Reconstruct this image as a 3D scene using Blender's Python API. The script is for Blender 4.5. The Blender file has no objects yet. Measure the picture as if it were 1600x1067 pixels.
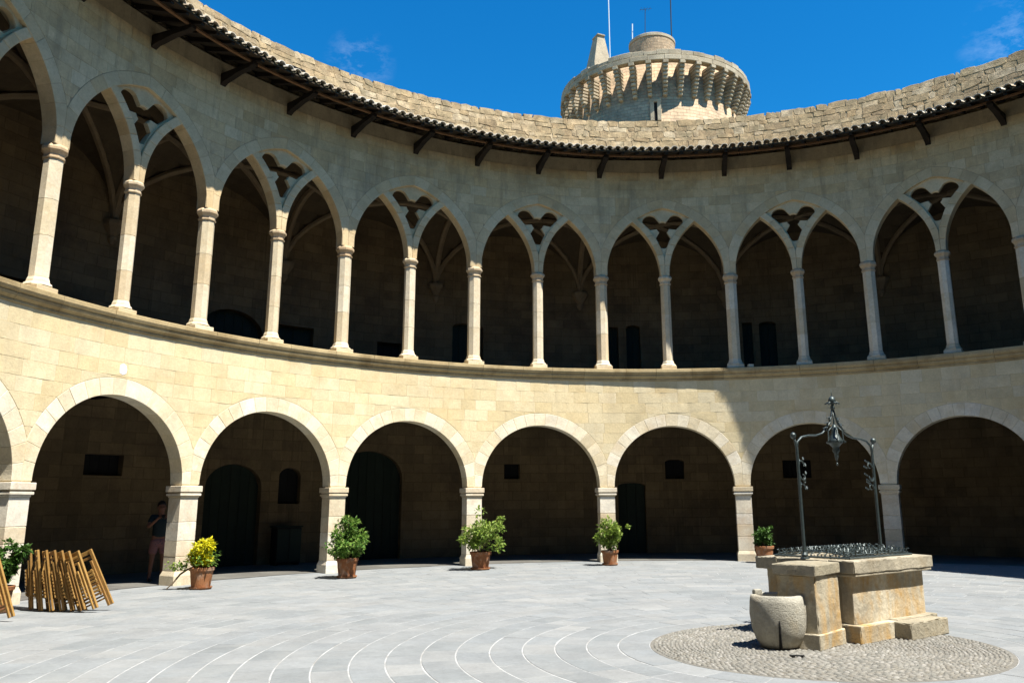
import bpy, bmesh, math, random
from math import sin, cos, pi, radians, sqrt, atan2, asin
from mathutils import Vector, Matrix
random.seed(7)
R_ = random.Random(11)
sc = bpy.context.scene
COL = sc.collection

# ------------------------------------------------------------------ camera
cam_d = bpy.data.cameras.new('camera'); cam = bpy.data.objects.new('camera', cam_d); COL.objects.link(cam)
CP = Vector((-5.2948, -11.6074, 1.6786))
FW = Vector((0.137851, 0.964661, 0.224559)); RT = Vector((0.990155, -0.139778, -0.007372)); UP = Vector((-0.024277, -0.223364, 0.974432))
M = Matrix((RT, UP, -FW)).transposed().to_4x4(); M.translation = CP
cam.matrix_world = M
cam_d.sensor_width = 36; cam_d.sensor_fit = 'HORIZONTAL'; cam_d.lens = 1317.02 / 1600 * 36
cam_d.shift_x = -0.02836; cam_d.shift_y = -0.03178
cam_d.clip_start = 0.05; cam_d.clip_end = 5000
sc.camera = cam

# ------------------------------------------------------------------ sky, sun, exposure
SUN_AZ, SUN_EL = 137.0, 64.0
w = bpy.data.worlds.new('World'); sc.world = w; w.use_nodes = True
nt = w.node_tree; nt.nodes.clear()
out = nt.nodes.new('ShaderNodeOutputWorld'); bg = nt.nodes.new('ShaderNodeBackground')
sky = nt.nodes.new('ShaderNodeTexSky'); sky.sky_type = 'NISHITA'; sky.sun_disc = False
sky.sun_elevation = radians(SUN_EL); sky.sun_rotation = radians(SUN_AZ)
sky.altitude = 300; sky.air_density = 1.0; sky.dust_density = 0.2; sky.ozone_density = 4.0
hs = nt.nodes.new('ShaderNodeHueSaturation'); hs.inputs['Saturation'].default_value = 1.35; hs.inputs['Value'].default_value = 1.0
tint = nt.nodes.new('ShaderNodeMixRGB'); tint.blend_type = 'MULTIPLY'; tint.inputs[0].default_value = 1.0
tint.inputs[2].default_value = (0.33, 0.95, 0.98, 1)
nt.links.new(sky.outputs[0], hs.inputs['Color']); nt.links.new(hs.outputs[0], tint.inputs[1])
# thin wisps of cloud low over the roof line
def ray_dir(px, py):
    d = FW * 1317.02 + RT * (px - 845.38) - UP * (py - 482.65); return d.normalized()
tc = nt.nodes.new('ShaderNodeTexCoord')
mp = nt.nodes.new('ShaderNodeMapping'); mp.inputs['Scale'].default_value = (22, 22, 46)
nz = nt.nodes.new('ShaderNodeTexNoise'); nz.inputs['Scale'].default_value = 1.0; nz.inputs['Detail'].default_value = 7; nz.inputs['Roughness'].default_value = 0.68
nt.links.new(tc.outputs['Generated'], mp.inputs[0]); nt.links.new(mp.outputs[0], nz.inputs['Vector'])
def wisp(px, py, rad):
    d = ray_dir(px, py)
    v = nt.nodes.new('ShaderNodeVectorMath'); v.operation = 'DISTANCE'
    nt.links.new(tc.outputs['Generated'], v.inputs[0]); v.inputs[1].default_value = d
    m = nt.nodes.new('ShaderNodeMapRange'); m.inputs[1].default_value = 0.0; m.inputs[2].default_value = rad
    m.inputs[3].default_value = 1.0; m.inputs[4].default_value = 0.0
    nt.links.new(v.outputs['Value'], m.inputs[0]); return m.outputs[0]
w1 = wisp(562, 100, 0.042); w2 = wisp(1592, 72, 0.06)
mx = nt.nodes.new('ShaderNodeMath'); mx.operation = 'MAXIMUM'; nt.links.new(w1, mx.inputs[0]); nt.links.new(w2, mx.inputs[1])
nr = nt.nodes.new('ShaderNodeMapRange'); nr.inputs[1].default_value = 0.47; nr.inputs[2].default_value = 1.7
nt.links.new(nz.outputs[0], nr.inputs[0])
mm = nt.nodes.new('ShaderNodeMath'); mm.operation = 'MULTIPLY'; nt.links.new(mx.outputs[0], mm.inputs[0]); nt.links.new(nr.outputs[0], mm.inputs[1])
cl = nt.nodes.new('ShaderNodeMixRGB'); cl.inputs[2].default_value = (7.5, 8.6, 9.6, 1)
nt.links.new(mm.outputs[0], cl.inputs[0]); nt.links.new(tint.outputs[0], cl.inputs[1])
nt.links.new(cl.outputs[0], bg.inputs['Color']); bg.inputs['Strength'].default_value = 0.075
nt.links.new(bg.outputs[0], out.inputs[0])

sun_d = bpy.data.lights.new('sun', 'SUN'); sun_d.energy = 4.6; sun_d.angle = radians(0.5); sun_d.color = (1.0, 0.95, 0.86)
sun = bpy.data.objects.new('sun', sun_d); COL.objects.link(sun)
sd = Vector((sin(radians(SUN_AZ)) * cos(radians(SUN_EL)), cos(radians(SUN_AZ)) * cos(radians(SUN_EL)), sin(radians(SUN_EL))))
sun.rotation_euler = (-sd).to_track_quat('-Z', 'Y').to_euler(); sun.location = (0, 0, 60)
sc.view_settings.view_transform = 'Standard'; sc.view_settings.look = 'None'
sc.view_settings.gamma = 1; sc.view_settings.use_curve_mapping = False
sc.view_settings.exposure = 1.42

# ------------------------------------------------------------------ helpers
def tag(o, label=None, cat=None, group=None, kind=None):
    if label: o['label'] = label
    if cat: o['category'] = cat
    if group: o['group'] = group
    if kind: o['kind'] = kind
    return o
def thing(name, label, cat, loc=(0, 0, 0), rz=0, group=None):
    o = bpy.data.objects.new(name, None); COL.objects.link(o); o.location = loc; o.rotation_euler = (0, 0, rz)
    o.empty_display_size = 0.2
    return tag(o, label, cat, group)
class MB:
    def __init__(s): s.v = []; s.f = []; s.sm = False
    def poly(s, vs):
        n = len(s.v); s.v += [tuple(p) for p in vs]; s.f.append(tuple(range(n, n + len(vs))))
    def add(s, vs, fs):
        n = len(s.v); s.v += [tuple(p) for p in vs]; s.f += [tuple(i + n for i in f) for f in fs]
    def box(s, c, size, rz=0, M=None, bev=0):
        hx, hy, hz = [a / 2 for a in size]
        vs = [Vector((x * hx, y * hy, z * hz)) for z in (-1, 1) for y in (-1, 1) for x in (-1, 1)]
        m = M if M is not None else Matrix.Rotation(rz, 4, 'Z')
        vs = [m @ v + Vector(c) for v in vs] if M is None else [m @ (v + Vector(c)) for v in vs]
        s.add(vs, [(0, 2, 3, 1), (4, 5, 7, 6), (0, 1, 5, 4), (2, 6, 7, 3), (0, 4, 6, 2), (1, 3, 7, 5)])
    def bbox(s, c, size, b=0.01, rz=0):      # box with chamfered vertical and top edges
        hx, hy, hz = [a / 2 for a in size]
        def ring(ix, z): return [(x, y, z) for x, y in ((-hx + ix, -hy), (hx - ix, -hy), (hx, -hy + ix), (hx, hy - ix), (hx - ix, hy), (-hx + ix, hy), (-hx, hy - ix), (-hx, -hy + ix))]
        def sring(ix, z): return [(x * (hx - b) / hx, y * (hy - b) / hy, z) for x, y, z in ring(ix, z)]
        rings = [sring(b, -hz), ring(b, -hz + b), ring(b, hz - b), sring(b, hz)]
        m = Matrix.Rotation(rz, 4, 'Z')
        n = len(s.v)
        for r in rings: s.v += [tuple(m @ Vector(p) + Vector(c)) for p in r]
        for k in range(3):
            for i in range(8):
                j = (i + 1) % 8; s.f.append((n + k * 8 + i, n + k * 8 + j, n + k * 8 + 8 + j, n + k * 8 + 8 + i))
        s.f.append(tuple(n + 24 + i for i in range(8))); s.f.append(tuple(n + i for i in reversed(range(8))))
    def tube(s, pts, r, n=8, close=True):
        pts = [Vector(p) for p in pts]; rs = r if isinstance(r, (list, tuple)) else [r] * len(pts)
        base = len(s.v); prev = None
        for i, p in enumerate(pts):
            a = pts[max(i - 1, 0)]; b = pts[min(i + 1, len(pts) - 1)]; t = (b - a).normalized()
            if prev is None:
                u = t.orthogonal().normalized()
            else:
                u = (prev - t * prev.dot(t)); u = u.normalized() if u.length > 1e-6 else t.orthogonal().normalized()
            prev = u; v = t.cross(u)
            for k in range(n):
                a_ = 2 * pi * k / n; s.v.append(tuple(p + (u * cos(a_) + v * sin(a_)) * rs[i]))
        for i in range(len(pts) - 1):
            for k in range(n):
                j = (k + 1) % n; s.f.append((base + i * n + k, base + i * n + j, base + (i + 1) * n + j, base + (i + 1) * n + k))
        if close:
            s.f.append(tuple(base + k for k in reversed(range(n)))); e = base + (len(pts) - 1) * n
            s.f.append(tuple(e + k for k in range(n)))
    def lathe(s, prof, n=24, c=(0, 0, 0), a0=0, capb=True, capt=True, sx=1, sy=1, rot=0):
        base = len(s.v); cx, cy, cz = c
        for r, z in prof:
            for k in range(n):
                a = a0 + 2 * pi * k / n; x, y = r * cos(a) * sx, r * sin(a) * sy
                s.v.append((cx + x * cos(rot) - y * sin(rot), cy + x * sin(rot) + y * cos(rot), cz + z))
        for i in range(len(prof) - 1):
            for k in range(n):
                j = (k + 1) % n; s.f.append((base + i * n + k, base + i * n + j, base + (i + 1) * n + j, base + (i + 1) * n + k))
        if capb: s.f.append(tuple(base + k for k in reversed(range(n))))
        if capt: e = base + (len(prof) - 1) * n; s.f.append(tuple(e + k for k in range(n)))
    def mesh(s, name, mat, smooth=False):
        me = bpy.data.meshes.new(name); me.from_pydata(s.v, [], s.f); me.materials.append(mat)
        if smooth:
            me.polygons.foreach_set('use_smooth', [True] * len(me.polygons))
        me.update(); return me
    def build(s, name, mat, parent=None, smooth=False, kind=None, label=None, norm=False, loc=None, rz=0):
        me = s.mesh(name, mat, smooth)
        if norm:
            bm = bmesh.new(); bm.from_mesh(me); bmesh.ops.recalc_face_normals(bm, faces=bm.faces); bm.to_mesh(me); bm.free()
        o = bpy.data.objects.new(name, me); COL.objects.link(o)
        if parent: o.parent = parent
        if loc: o.location = loc; o.rotation_euler = (0, 0, rz)
        if kind: o['kind'] = kind
        if label: o['label'] = label
        return o

# ------------------------------------------------------------------ materials
def rgb(c): return (c[0], c[1], c[2], 1)
def mat_base(name, rough=0.85):
    m = bpy.data.materials.new(name); m.use_nodes = True; n = m.node_tree.nodes; l = m.node_tree.links
    b = n['Principled BSDF']; b.inputs['Roughness'].default_value = rough
    try: b.inputs['Specular IOR Level'].default_value = 0.25
    except Exception: pass
    return m, n, l, b
def stone(name, cols, noise=1.6, fine=22, bump=0.25, stain=None, stain_amt=0.5, stain_scale=0.7, rough=0.9, var=0.22, brick=None, streak=False, runs=None, st_lo=0.5):
    """cols: colours picked per piece; noise mottling, stain blotches, fine grain relief"""
    m, n, l, b = mat_base(name, rough)
    tcn = n.new('ShaderNodeTexCoord'); oi = n.new('ShaderNodeObjectInfo'); ge = n.new('ShaderNodeNewGeometry')
    ad = n.new('ShaderNodeMath'); ad.operation = 'ADD'; l.new(oi.outputs['Random'], ad.inputs[0]); l.new(ge.outputs['Random Per Island'], ad.inputs[1])
    fr = n.new('ShaderNodeMath'); fr.operation = 'FRACT'; l.new(ad.outputs[0], fr.inputs[0])
    cr = n.new('ShaderNodeValToRGB'); cr.color_ramp.interpolation = 'LINEAR'
    e = cr.color_ramp.elements
    while len(e) < len(cols): e.new(0.5)
    for i, c in enumerate(cols): e[i].position = i / max(1, len(cols) - 1); e[i].color = rgb(c)
    l.new(fr.outputs[0], cr.inputs[0]); col = cr.outputs[0]
    off = n.new('ShaderNodeVectorMath'); off.operation = 'MULTIPLY_ADD'
    l.new(tcn.outputs['Object'], off.inputs[0]); off.inputs[1].default_value = (1, 1, 1)
    cm = n.new('ShaderNodeCombineXYZ'); sc_ = n.new('ShaderNodeMath'); sc_.operation = 'MULTIPLY'; sc_.inputs[1].default_value = 3.0
    l.new(fr.outputs[0], sc_.inputs[0]); l.new(sc_.outputs[0], cm.inputs[0]); l.new(sc_.outputs[0], cm.inputs[2]); l.new(cm.outputs[0], off.inputs[2])
    def mixc(f, a, c2, mode='MIX'):
        x = n.new('ShaderNodeMixRGB'); x.blend_type = mode
        if isinstance(f, float): x.inputs[0].default_value = f
        else: l.new(f, x.inputs[0])
        l.new(a, x.inputs[1])
        if isinstance(c2, tuple): x.inputs[2].default_value = rgb(c2)
        else: l.new(c2, x.inputs[2])
        return x.outputs[0]
    def nzz(scale, det=6, rough_=0.6, vec=None, dist=0.0):
        t = n.new('ShaderNodeTexNoise'); t.inputs['Scale'].default_value = scale; t.inputs['Detail'].default_value = det
        t.inputs['Roughness'].default_value = rough_; t.inputs['Distortion'].default_value = dist
        l.new(vec if vec else off.outputs[0], t.inputs['Vector']); return t.outputs[0]
    def ramp(v, a, b_, c, d):
        r = n.new('ShaderNodeMapRange'); r.inputs[1].default_value = a; r.inputs[2].default_value = b_; r.inputs[3].default_value = c; r.inputs[4].default_value = d
        l.new(v, r.inputs[0]); return r.outputs[0]
    def grey(v):
        c = n.new('ShaderNodeCombineColor'); l.new(v, c.inputs[0]); l.new(v, c.inputs[1]); l.new(v, c.inputs[2]); return c.outputs[0]
    n1 = nzz(noise); n2 = nzz(noise * 6, 5, 0.7); n3 = nzz(fine, 6, 0.72)
    col = mixc(1.0, col, grey(ramp(n1, 0.3, 0.7, 1 - var, 1 + var * 0.6)), 'MULTIPLY')
    col = mixc(1.0, col, grey(ramp(n2, 0.3, 0.7, 1 - var * 0.5, 1 + var * 0.35)), 'MULTIPLY')
    col = mixc(1.0, col, grey(ramp(n3, 0.3, 0.7, 0.88, 1.08)), 'MULTIPLY')
    if stain:
        if streak:
            mpn = n.new('ShaderNodeMapping'); mpn.inputs['Scale'].default_value = (2.4, 2.4, 1.0); l.new(tcn.outputs['Object'], mpn.inputs[0])
            st = nzz(stain_scale, 7, 0.65, mpn.outputs[0], 0.4)
        else:
            st = nzz(stain_scale, 7, 0.65, tcn.outputs['Object'], 0.3)
        col = mixc(ramp(st, st_lo, st_lo + 0.18, 0.0, stain_amt), col, stain)
    if runs:
        mpr = n.new('ShaderNodeMapping'); mpr.inputs['Scale'].default_value = (2.6, 2.6, 0.28); l.new(tcn.outputs['Object'], mpr.inputs[0])
        col = mixc(ramp(nzz(1.3, 8, 0.7, mpr.outputs[0], 0.2), 0.50, 0.72, 0.0, runs[1]), col, runs[0])
    sp = nzz(38, 3, 0.6, tcn.outputs['Object'])
    col = mixc(1.0, col, grey(ramp(sp, 0.27, 0.36, 0.72, 1.0)), 'MULTIPLY')
    h = n3
    if brick:
        bt = n.new('ShaderNodeTexBrick'); bt.inputs['Scale'].default_value = 1.0
        cyl = n.new('ShaderNodeSeparateXYZ'); l.new(tcn.outputs['Object'], cyl.inputs[0])
        at = n.new('ShaderNodeMath'); at.operation = 'ARCTAN2'; l.new(cyl.outputs[0], at.inputs[0]); l.new(cyl.outputs[1], at.inputs[1])
        mu = n.new('ShaderNodeMath'); mu.operation = 'MULTIPLY'; mu.inputs[1].default_value = brick[0]; l.new(at.outputs[0], mu.inputs[0])
        wob = n.new('ShaderNodeMath'); wob.operation = 'MULTIPLY_ADD'; wob.inputs[1].default_value = brick[3] if len(brick) > 3 else 0.02
        l.new(nzz(1.5, 3), wob.inputs[0]); l.new(cyl.outputs[2], wob.inputs[2])
        cb = n.new('ShaderNodeCombineXYZ'); l.new(mu.outputs[0], cb.inputs[0]); l.new(wob.outputs[0], cb.inputs[1])
        l.new(cb.outputs[0], bt.inputs['Vector'])
        bt.inputs['Brick Width'].default_value = brick[1]; bt.inputs['Row Height'].default_value = brick[2]
        bt.inputs['Mortar Size'].default_value = 0.012; bt.inputs['Mortar Smooth'].default_value = 0.3; bt.inputs['Bias'].default_value = 0.0
        bt.inputs['Color1'].default_value = (0.82, 0.82, 0.82, 1); bt.inputs['Color2'].default_value = (1.14, 1.12, 1.08, 1); bt.inputs['Mortar'].default_value = (0.76, 0.74, 0.70, 1)
        col = mixc(1.0, col, bt.outputs[0], 'MULTIPLY')
        hm = n.new('ShaderNodeMath'); hm.operation = 'MULTIPLY_ADD'; hm.inputs[1].default_value = -1.2; l.new(bt.outputs['Fac'], hm.inputs[0]); l.new(n3, hm.inputs[2]); h = hm.outputs[0]
    l.new(col, b.inputs['Base Color'])
    bp = n.new('ShaderNodeBump'); bp.inputs['Strength'].default_value = bump; bp.inputs['Distance'].default_value = 0.02
    hb = n.new('ShaderNodeMath'); hb.operation = 'ADD'; l.new(h, hb.inputs[0]); l.new(n2, hb.inputs[1])
    l.new(hb.outputs[0], bp.inputs['Height']); l.new(bp.outputs[0], b.inputs['Normal'])
    return m

m_ashlar = stone('lower_wall_stone', [(0.60, 0.485, 0.275), (0.635, 0.53, 0.325), (0.65, 0.56, 0.37), (0.615, 0.495, 0.28)], noise=0.8, stain=(0.47, 0.32, 0.14), stain_amt=0.38, stain_scale=0.9, var=0.16, bump=0.35, runs=((0.44, 0.36, 0.23), 0.42))
m_vouss = stone('pale_voussoir_stone', [(0.62, 0.52, 0.34), (0.70, 0.63, 0.48), (0.64, 0.54, 0.36), (0.73, 0.67, 0.54)], noise=1.5, var=0.18, stain=(0.50, 0.36, 0.18), stain_amt=0.4, stain_scale=1.7, bump=0.35)
m_pier = stone('pier_stone', [(0.52, 0.43, 0.28), (0.64, 0.59, 0.49), (0.55, 0.46, 0.31), (0.66, 0.62, 0.53)], noise=2.2, stain=(0.40, 0.25, 0.12), stain_amt=0.45, stain_scale=1.6, var=0.18)
m_mortar = stone('lime_mortar', [(0.58, 0.48, 0.30), (0.58, 0.48, 0.30)], noise=2, var=0.15)
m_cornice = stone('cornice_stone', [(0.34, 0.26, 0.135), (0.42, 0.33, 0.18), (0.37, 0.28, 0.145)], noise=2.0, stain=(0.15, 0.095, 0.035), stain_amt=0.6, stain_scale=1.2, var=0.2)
m_upper = stone('upper_wall_stone', [(0.51, 0.39, 0.215), (0.58, 0.46, 0.275), (0.54, 0.395, 0.205), (0.59, 0.48, 0.295)], noise=1.2, stain=(0.27, 0.20, 0.10), stain_amt=0.5, stain_scale=0.8, var=0.2, bump=0.4, runs=((0.17, 0.15, 0.105), 0.55))
m_arch = stone('arch_stone', [(0.52, 0.40, 0.23), (0.59, 0.475, 0.29), (0.54, 0.395, 0.21), (0.58, 0.475, 0.295)], noise=1.8, stain=(0.36, 0.28, 0.15), stain_amt=0.5, stain_scale=1.1, var=0.16)
m_column = stone('column_stone', [(0.58, 0.49, 0.33), (0.68, 0.60, 0.45), (0.54, 0.43, 0.27)], noise=3.0, stain=(0.44, 0.32, 0.16), stain_amt=0.45, stain_scale=2.2, var=0.15)
m_capital = stone('capital_stone', [(0.48, 0.36, 0.22), (0.56, 0.46, 0.31), (0.46, 0.32, 0.18)], noise=3.0, stain=(0.36, 0.22, 0.10), stain_amt=0.6, stain_scale=2.2, var=0.18)
m_mortar_up = stone('grey_mortar', [(0.36, 0.285, 0.17), (0.36, 0.285, 0.17)], noise=2)
m_gallery = stone('gallery_wall_stone', [(0.16, 0.115, 0.062), (0.16, 0.115, 0.062)], noise=0.5, stain=(0.065, 0.045, 0.03), stain_amt=0.6, stain_scale=0.8, var=0.3, brick=(17.6, 0.62, 0.30, 0.03), bump=0.5)  # low albedo puts the gallery's interior shade into the stone colour
m_vault = stone('vault_stone', [(0.075, 0.055, 0.032), (0.075, 0.055, 0.032)], noise=1.2, var=0.25)  # vault colour carries the same interior shade
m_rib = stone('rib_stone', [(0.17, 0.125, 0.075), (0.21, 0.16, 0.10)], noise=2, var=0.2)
m_slab = stone('paving_slab_stone', [(0.170, 0.184, 0.190), (0.204, 0.213, 0.216), (0.184, 0.198, 0.206), (0.221, 0.227, 0.226)], noise=1.1, stain=(0.23, 0.232, 0.225), stain_amt=0.4, stain_scale=1.3, var=0.16, bump=0.35)
m_joint = stone('white_joint_mortar', [(0.34, 0.345, 0.345), (0.34, 0.345, 0.345)], noise=3, stain=(0.20, 0.195, 0.18), stain_amt=0.9, stain_scale=1.8, var=0.3)
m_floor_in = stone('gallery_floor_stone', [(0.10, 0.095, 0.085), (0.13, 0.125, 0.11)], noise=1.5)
m_pebble = stone('pebble_stone', [(0.14, 0.137, 0.122), (0.21, 0.203, 0.18), (0.17, 0.158, 0.133), (0.26, 0.25, 0.228)], noise=5)
m_pebble_bed = stone('pebble_bed_mortar', [(0.16, 0.152, 0.133), (0.16, 0.152, 0.133)], noise=6)
m_well = stone('well_stone', [(0.38, 0.335, 0.245), (0.46, 0.41, 0.31)], noise=2.4, stain=(0.38, 0.235, 0.08), stain_amt=0.9, st_lo=0.46, stain_scale=1.5, var=0.4, bump=0.5, streak=True)
m_well2 = stone('well_rim_stone', [(0.28, 0.25, 0.18), (0.36, 0.32, 0.24)], noise=2.6, stain=(0.22, 0.17, 0.10), stain_amt=0.6, stain_scale=2.5, var=0.28, bump=0.6)
m_basin = stone('basin_stone', [(0.34, 0.325, 0.27), (0.38, 0.36, 0.30)], noise=2.6, fine=60, stain=(0.30, 0.23, 0.13), stain_amt=0.5, stain_scale=2.5, var=0.25, bump=0.8)
m_rubble = stone('parapet_rubble', [(0.30, 0.215, 0.115), (0.37, 0.28, 0.16), (0.26, 0.185, 0.10), (0.42, 0.335, 0.215), (0.33, 0.23, 0.12)], noise=4.0, fine=26, stain=(0.17, 0.135, 0.075), stain_amt=0.85, stain_scale=2.6, var=0.5, bump=1.0)
m_tower = stone('tower_rubble', [(0.40, 0.30, 0.20), (0.40, 0.30, 0.20)], noise=0.9, fine=12, stain=(0.52, 0.36, 0.24), stain_amt=0.6, stain_scale=0.5, var=0.3, brick=(5.2, 0.42, 0.2, 0.12), bump=0.9)
m_corbel = stone('tower_corbel_stone', [(0.33, 0.275, 0.19), (0.43, 0.37, 0.27), (0.29, 0.24, 0.165)], noise=2.0, stain=(0.25, 0.22, 0.16), stain_amt=0.5, stain_scale=1.2, var=0.25, bump=0.7)
m_tile = stone('weathered_clay_tile', [(0.58, 0.50, 0.38), (0.70, 0.64, 0.53), (0.50, 0.40, 0.28), (0.64, 0.60, 0.52)], noise=4, stain=(0.24, 0.22, 0.14), stain_amt=0.5, stain_scale=3, var=0.25, bump=0.4)
m_tile_dark = stone('shade_dark_pan_tile', [(0.09, 0.08, 0.045), (0.14, 0.11, 0.06)], noise=4, var=0.3)  # pan tiles coloured dark for the shade beneath the cover tiles
m_wood_dark = stone('dark_eaves_timber', [(0.014, 0.010, 0.007), (0.024, 0.016, 0.010)], noise=4, fine=50, var=0.3)  # dark wood, deepened further with the shadow under the eaves
m_board = stone('eaves_board', [(0.035, 0.024, 0.014), (0.055, 0.038, 0.022), (0.03, 0.022, 0.014)], noise=4, fine=50, var=0.3)  # board colour lowered to include the eaves shadow
m_rust = stone('rusty_purlin', [(0.16, 0.085, 0.04), (0.20, 0.11, 0.055)], noise=6, var=0.3)
m_door = stone('dark_green_door_wood', [(0.008, 0.016, 0.010), (0.012, 0.020, 0.013)], noise=3, fine=40, rough=0.7)
m_void = stone('dark_wood_and_hollows', [(0.008, 0.008, 0.008), (0.010, 0.010, 0.010)], noise=3, rough=0.9)  # near-black, also paints the shade inside slots, groove and slit
m_terra = stone('terracotta', [(0.22, 0.085, 0.033), (0.28, 0.12, 0.05)], noise=5, fine=40, stain=(0.30, 0.22, 0.16), stain_amt=0.8, stain_scale=5, var=0.25, bump=0.3)
m_soil = stone('potting_soil', [(0.04, 0.028, 0.018), (0.04, 0.028, 0.018)], noise=8)
m_bark = stone('plant_stem', [(0.14, 0.10, 0.06), (0.18, 0.14, 0.09)], noise=10)
m_chair = stone('honey_varnished_wood', [(0.27, 0.145, 0.038), (0.36, 0.215, 0.065), (0.20, 0.10, 0.028)], noise=6, fine=60, var=0.22, rough=0.5, bump=0.1)
m_ground = stone('dry_ground', [(0.20, 0.17, 0.11), (0.20, 0.17, 0.11)], noise=0.05, var=0.3)
m_plaster = stone('white_patch', [(0.74, 0.76, 0.78), (0.74, 0.76, 0.78)], noise=6)
def iron_mat():
    m = stone('wrought_iron', [(0.035, 0.05, 0.05), (0.05, 0.07, 0.07)], noise=20, fine=80, rough=0.38, bump=0.2)
    b = m.node_tree.nodes['Principled BSDF']; b.inputs['Metallic'].default_value = 0.35
    b.inputs['Specular IOR Level'].default_value = 0.6
    return m
m_iron = iron_mat()
def leaf_mat(name, cols):
    m, n, l, b = mat_base(name, 0.5)
    ge = n.new('ShaderNodeNewGeometry'); cr = n.new('ShaderNodeValToRGB'); e = cr.color_ramp.elements
    while len(e) < len(cols): e.new(0.5)
    for i, c in enumerate(cols): e[i].position = i / (len(cols) - 1); e[i].color = rgb(c)
    l.new(ge.outputs['Random Per Island'], cr.inputs[0]); l.new(cr.outputs[0], b.inputs['Base Color'])
    tr = n.new('ShaderNodeBsdfTranslucent'); l.new(cr.outputs[0], tr.inputs[0]); ms = n.new('ShaderNodeMixShader'); ms.inputs[0].default_value = 0.35
    l.new(b.outputs[0], ms.inputs[1]); l.new(tr.outputs[0], ms.inputs[2]); l.new(ms.outputs[0], n['Material Output'].inputs[0])
    return m
m_leaf = leaf_mat('green_leaf', [(0.05, 0.12, 0.02), (0.09, 0.19, 0.03), (0.15, 0.26, 0.045), (0.22, 0.30, 0.07)])
m_leaf_l = leaf_mat('light_green_leaf', [(0.08, 0.15, 0.02), (0.16, 0.26, 0.035), (0.27, 0.34, 0.06), (0.20, 0.27, 0.08)])
m_leaf_y = leaf_mat('yellow_leaf', [(0.42, 0.40, 0.01), (0.62, 0.56, 0.01), (0.70, 0.62, 0.02), (0.25, 0.30, 0.02)])
m_leaf_d = leaf_mat('dark_green_leaf', [(0.03, 0.075, 0.015), (0.055, 0.12, 0.02), (0.08, 0.17, 0.03)])
def plain(name, c, rough=0.7, metal=0.0):
    m, n, l, b = mat_base(name, rough); t = n.new('ShaderNodeTexNoise'); t.inputs['Scale'].default_value = 9
    mr = n.new('ShaderNodeMixRGB'); mr.inputs[1].default_value = rgb(tuple(x * 0.75 for x in c)); mr.inputs[2].default_value = rgb(c)
    l.new(t.outputs[0], mr.inputs[0]); l.new(mr.outputs[0], b.inputs['Base Color']); b.inputs['Metallic'].default_value = metal; return m
m_skin = plain('skin', (0.17, 0.075, 0.045)); m_shirt = plain('dark_teal_cotton', (0.007, 0.016, 0.018)); m_hair = plain('dark_hair', (0.012, 0.009, 0.007))
m_shoe = plain('dark_shoe', (0.03, 0.03, 0.035)); m_black = plain('black_camera_body', (0.01, 0.01, 0.01), 0.4)
m_white_metal = plain('pale_metal', (0.62, 0.70, 0.76), 0.4); m_dark_metal = plain('dark_metal', (0.03, 0.04, 0.05), 0.5)
def shorts_mat():
    m, n, l, b = mat_base('pink_patterned_cotton'); v = n.new('ShaderNodeTexVoronoi'); v.inputs['Scale'].default_value = 14
    cr = n.new('ShaderNodeValToRGB'); e = cr.color_ramp.elements; e[0].color = (0.16, 0.03, 0.045, 1); e[1].color = (0.06, 0.03, 0.05, 1); e.new(0.5).color = (0.18, 0.09, 0.08, 1)
    l.new(v.outputs['Distance'], cr.inputs[0]); l.new(cr.outputs[0], b.inputs['Base Color']); return m
m_shorts = shorts_mat()

# ------------------------------------------------------------------ courtyard geometry
PHI0 = radians(-67.5875); DL = radians(8.571429); RL = 13.446
S1 = RL * DL; BAY = 2 * S1
ZS, ZC, ZL = 5.6565, 8.654, 2.117           # sill top, upper springing, pier cap top
RU0, RUC = 13.50, 13.66
def P(s, z, r):
    a = PHI0 + s / RL; return (r * sin(a), r * cos(a), z)
def inset(poly, b):
    n = len(poly); A2 = sum(poly[i][0] * poly[(i + 1) % n][1] - poly[(i + 1) % n][0] * poly[i][1] for i in range(n))
    sg = 1 if A2 > 0 else -1; o = []
    for i in range(n):
        p0, p1, p2 = poly[i - 1], poly[i], poly[(i + 1) % n]
        d1 = (p1[0] - p0[0], p1[1] - p0[1]); d2 = (p2[0] - p1[0], p2[1] - p1[1])
        l1 = math.hypot(*d1) or 1e-9; l2 = math.hypot(*d2) or 1e-9
        n1 = (-d1[1] / l1 * sg, d1[0] / l1 * sg); n2 = (-d2[1] / l2 * sg, d2[0] / l2 * sg)
        mx_, my = n1[0] + n2[0], n1[1] + n2[1]; L = mx_ * mx_ + my * my
        if L < 0.3: mx_, my, L = n1[0], n1[1], 0.5
        k = 2 * b / L; k = min(k, b * 2.2)
        o.append((p1[0] + mx_ * k, p1[1] + my * k))
    return o
def clean(poly):
    o = []
    for p in poly:
        if not o or math.hypot(p[0] - o[-1][0], p[1] - o[-1][1]) > 0.006: o.append(p)
    while len(o) > 2 and math.hypot(o[0][0] - o[-1][0], o[0][1] - o[-1][1]) < 0.006: o.pop()
    return o
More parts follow.
